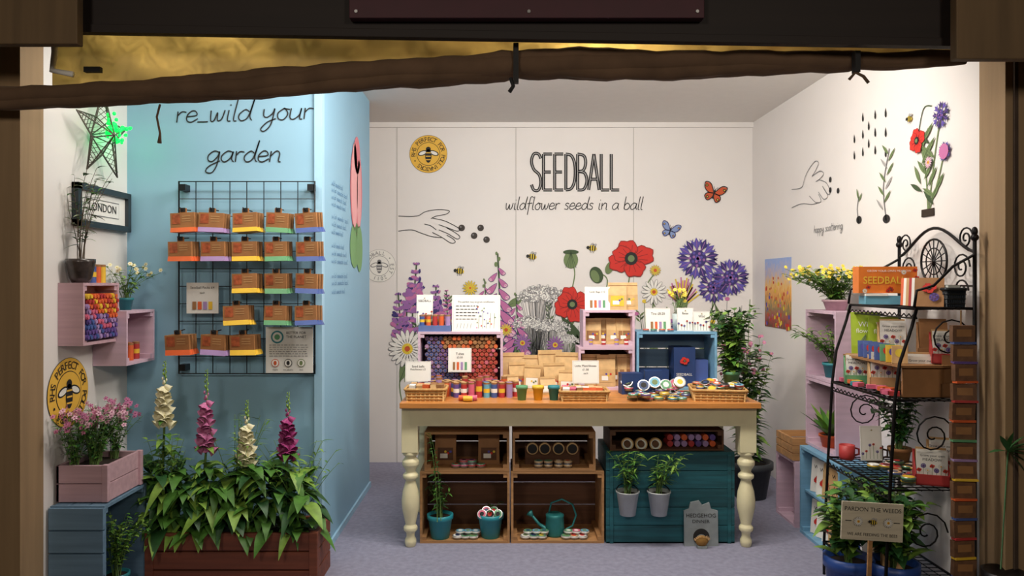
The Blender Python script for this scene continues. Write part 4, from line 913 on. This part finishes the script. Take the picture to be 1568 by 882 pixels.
b.at(); b.fin('greeting_card_display')
b=B(); basket(b,1.86,1.93,3.09,3.17,zs,zs+.07,wire,.004); b.box(1.87,1.92,3.1,3.16,zs+.01,zs+.09,flat('tin_pale',(200,205,200))); b.fin('wire_basket')
zs=.952
b=B(); b.box(1.66,1.93,3.08,3.6,zs+.125,zs+.135,kraftd)
for yy in(3.1,3.58): b.box(1.68,1.92,yy,yy+.012,zs,zs+.125,kraftd)
b.fin('display_riser')
lime=mat('lime_book',(165,190,50),.5)
for i in range(2):
    b=B(); b.at(1.75+.06*i,3.55-.05*i,zs+.14,-.25,-.12); b.box(-.065,.065,0,.012,0,.2-.02*i,lime); b.text('Wild',0,.13,.035,white); b.text('flowers',0,.1,.03,white); leafA(b,-.03,.02,.08,1.2,grnA); b.at(); b.fin('green_book')
def cbox(n,x,y,z,w,h,m,rz,art=True,dp=.07):
    b=B(); b.at(x,y,z,rz); b.box(-w/2,w/2,0,.006,0,h*.3,m); b.box(-w/2,w/2,dp-.006,dp,0,h*.92,m); b.box(-w/2,w/2,0,dp,0,.006,m)
    for s in(-1,1):
        x0=s*w/2-(.005 if s>0 else 0); b.add([(x0+o,yy,zz) for o in(0,.005) for yy,zz in((0,0),(dp,0),(dp,h*.92),(0,h*.3))],[(0,1,2,3),(4,5,6,7),(0,1,5,4),(1,2,6,5),(2,3,7,6),(3,0,4,7)],m)
    for i in range(3): b.box(-w*.44,w*.44,.01+.018*i,.014+.018*i,.01,h*(.93+.04*i),[white,white,kraft][i] if art else m)
    b.M=b.M@Matrix.Translation((0,.01,0))
    if art:
        b.text('Grow your own',0,h*.8,.014,black); b.text('MEADOW',0,h*.68,.016,black)
        for i in range(7): 
            u,v=(-.38+.125*i)*w,h*(.42+.12*(i%2)); b.line([(u,h*.2),(u,v)],.0015,grnA,2); (poppyA,cornA,daisyA)[i%3](b,u,v,.0105,3)
    b.at(); return b.fin(n)
cbox('greeting_card_box',1.80,3.4,zs+.14,.12,.17,kraft,-.35); cbox('kraft_display_box',1.88,3.22,zs+.14,.12,.18,kraftd,-.4,False); cbox('greeting_card_box',1.86,3.1,zs+.14,.1,.14,cm['red'],-.35)
cbox('greeting_card_box',1.72,3.32,zs,.125,.18,kraft,-.3); cbox('greeting_card_box',1.78,3.14,zs,.12,.18,kraft,-.35); cbox('greeting_card_box',1.68,3.5,zs,.1,.14,cm['green'],-.3); cbox('kraft_display_box',1.88,3.08,zs,.09,.19,kraftd,-.35,False)
b=B() 
for i in range(14): b.at(1.65+U(-.015,.05),3.12+.035*i,zs+.004,U(-.5,.5)); b.box(-.02,.02,-.015,.015,0,.018,ch('pink','teal','orange','yellow','red'))
b.at(); b.fin('small_magnets')
b=B()
for i in range(7): b.at(1.69,3.14+.05*i,zs+.137,-.35,-.2); b.box(-.03,.03,0,.012,0,.075,random.choice([cm['red'],cm['yellow'],cm['green'],white,cm['blue'],kraft])); b.disc(0,.045,.018,random.choice([yelA,red,purple]),2,n=10)
b.at(); b.fin('small_seed_packets')
zs=.582
def mug(x,y,r,h,m):
    b=B(); b.lathe([(0,0),(r*.85,0),(r,h*.2),(r,h),(r*.9,h),(r*.88,h*.15),(0,h*.15)],(x,y,zs),m,20); b.tube([(x+r*.9,y-.0,zs+h*.8),(x+r*1.6,y-.0,zs+h*.7),(x+r*1.6,y,zs+h*.35),(x+r*.9,y,zs+h*.25)],.005,m,6); b.fin('red_mug' if m is cm['red'] else 'brown_mug')
mug(1.66,3.56,.036,.07,cm['red']); mug(1.76,3.5,.04,.08,mat('mug_brown',(95,70,60),.4))
b=B()
for i in range(24): tin(b,U(1.64,1.9),U(3.1,3.45),zs+(.018 if i%4==0 else 0),.028,.018,ch('green','red','blue','yellow'),random.choice([kraft,white,black,cm['yellow'],cm['green'],cm['red']]))
b.fin('seed_tins')
cbox('greeting_card_box',1.80,3.09,zs,.13,.15,cm['red'],-.35); cbox('greeting_card_box',1.9,3.2,zs,.09,.17,kraft,-.35)
b=B(); z=.167
for i in range(5): b.at(1.66+.01*(i%2),3.14+.09*i,z,-.3); b.box(-.04,.04,0,.05,0,U(.09,.15),random.choice([kraft,cm['teal'],cm['orange'],white]))
b.at(); b.fin('stacked_gift_boxes')
sign('floral_print_card',1335,3.45,zs+.02,.1,.16,[],tilt=-.08,pic='poppies')
b=B(); pot(b,1.86,3.46,zs,.05,.08,kraftd); plant(b,(1.86,3.46,zs+.06),.28,.14,22,.07,.035,9,[green3,green]); b.fin('potted_herb',clamp=((1.62,1.93),(3.1,3.62),(zs,.93)))
for i,(x,y) in enumerate(((1.5,3.2),(1.66,3.14),(1.74,3.42))):
    b=B(); pot(b,x,y,0,.1,.25,mat('blue_plastic_pot',(40,75,150),.4))
    for q in range(40): a=U(0,2*pi); b.leaf((x+U(-.05,.05),y+U(-.05,.05),U(.24,.42)),(math.cos(a),math.sin(a),U(.5,2.2)),U(.11,.18),U(.05,.075),random.choice([green,green3,green2]),U(.3,.8),6)
    plant(b,(x,y,.22),.33,.14,22,.09,.05,9,[green,green3,green2])
    b.fin('blue_potted_plant',clamp=((1.3,1.93),(2.985,3.7),(0,.565)))
b=B(); dd=2.965; b.at(X(1335,dd),dd,Z(828,dd),.0,-.05,.06); w=.247; sg=mat('weathered_sign',(212,203,182),.7,var=.2,kind='woodx')
b.box(-w/2,w/2,0,.008,0,.15,sg); b.box(-.008,.008,.009,.018,-.3,.1,crw)
b.text('PARDON THE WEEDS',0,.115,.0235,black); b.text('WE ARE FEEDING THE BEES',0,.018,.0165,black); bee(b,-.0,.075,.02); daisyA(b,-.06,.075,.02); daisyA(b,.06,.075,.02); b.line([(-.11,.075),(-.085,.075)],.003,black,2,False); b.line([(.11,.075),(.085,.075)],.003,black,2,False)
b.at(); b.fin('garden_sign')
# hanging packet strip
b=B(); z=1.26; i=0; dd=2.99; pb_=mat('packet_brown',(112,78,54),.7,var=.3,scale=40)
while z>.04:
    c=['blue','purple','orange','red','orange','green','lilac','yellow','orange','blue','red','yellow'][i%12]
    b.at(1.865+U(-.005,.005),dd,z,U(-.2,.2),U(-.1,.1)); b.box(-.045,.045,-.012,.012,-.066,.0,pb_); b.box(-.043,.047,-.018,.01,-.075,-.066,cm[c]); b.add([(-.03,-.0125,-.045),(.03,-.0125,-.045),(.03,-.0125,-.015),(-.03,-.0125,-.015)],[(0,1,2,3)],kraftd)
    z-=.079; i+=1
b.at(); b.tube([(1.865,dd+.015,1.32),(1.865,dd+.015,.05)],.003,kraft,5); b.fin('hanging_seed_packet_strip')
b=B(); p=Vector((1.985,2.9,.77)); 
b.tube([(1.97,2.92,.3),p],.003,green3,5)
for a in(-.5,-.1,.25,.6,1.0,1.5,2.1,-.9,3.0): b.leaf(p,(math.cos(a),-.25,math.sin(a)),.1,.03,green3,.15)
b.lathe([(0,0),(.06,0),(.08,.3),(.07,.3),(0,.28)],(1.97,2.9,0),iron,16)
b.fin('dark_leaf_plant')
# ---------- light
def area(n,loc,tgt,e,sx,sy,col=(1,.94,.86)):
    l=bpy.data.lights.new(n,'AREA'); l.shape='RECTANGLE'; l.size=sx; l.size_y=sy; l.energy=e; l.color=col
    o=bpy.data.objects.new(n,l); o.location=loc; o.rotation_euler=(Vector(tgt)-Vector(loc)).to_track_quat('-Z','Y').to_euler(); bpy.context.scene.collection.objects.link(o)
area('ceiling_lamp',(-.2,3.2,2.62),(0.0,5.3,1.0),26,.7,.25); area('ceiling_lamp',(.95,3.2,2.62),(1.0,5.3,1.0),26,.7,.25)
area('ceiling_lamp',(-1.3,3.06,2.55),(-1.25,3.8,.6),7,.7,.12)
def pt(n,loc,e,col,r=.1):
    l=bpy.data.lights.new(n,'POINT'); l.energy=e; l.color=col; l.shadow_soft_size=r; o=bpy.data.objects.new(n,l); o.location=loc; bpy.context.scene.collection.objects.link(o)
pt('ceiling_fill_light',(.4,3.15,2.4),21,(1,.93,.84),.08)  # bare point light added out of view to brighten the ceiling
pt('front_fill_light',(-1.2,-.8,2.6),95,(1,.88,.74),.3); pt('front_fill_light',(1.3,-.8,2.6),90,(1,.88,.74),.3)  # unseen fill lights added behind the viewpoint to brighten the stall front and inside
pt('green_fairy_light',(-1.86,3.58,2.12),.28,(.05,1,.25),.02)
w=bpy.data.worlds.new('night'); bpy.context.scene.world=w; w.use_nodes=True; w.node_tree.nodes['Background'].inputs[0].default_value=(.05,.035,.02,1); w.node_tree.nodes['Background'].inputs[1].default_value=.5
cam=bpy.data.cameras.new('camera'); co=bpy.data.objects.new('camera',cam); bpy.context.scene.collection.objects.link(co); co.location=(0,0,H); co.rotation_euler=(pi/2,0,0)
cam.sensor_width=36; cam.lens=36*F/1568; cam.shift_x=14/1568; cam.shift_y=-7/1568; cam.clip_start=.05
bpy.context.scene.camera=co
bpy.context.scene.view_settings.view_transform='Standard'
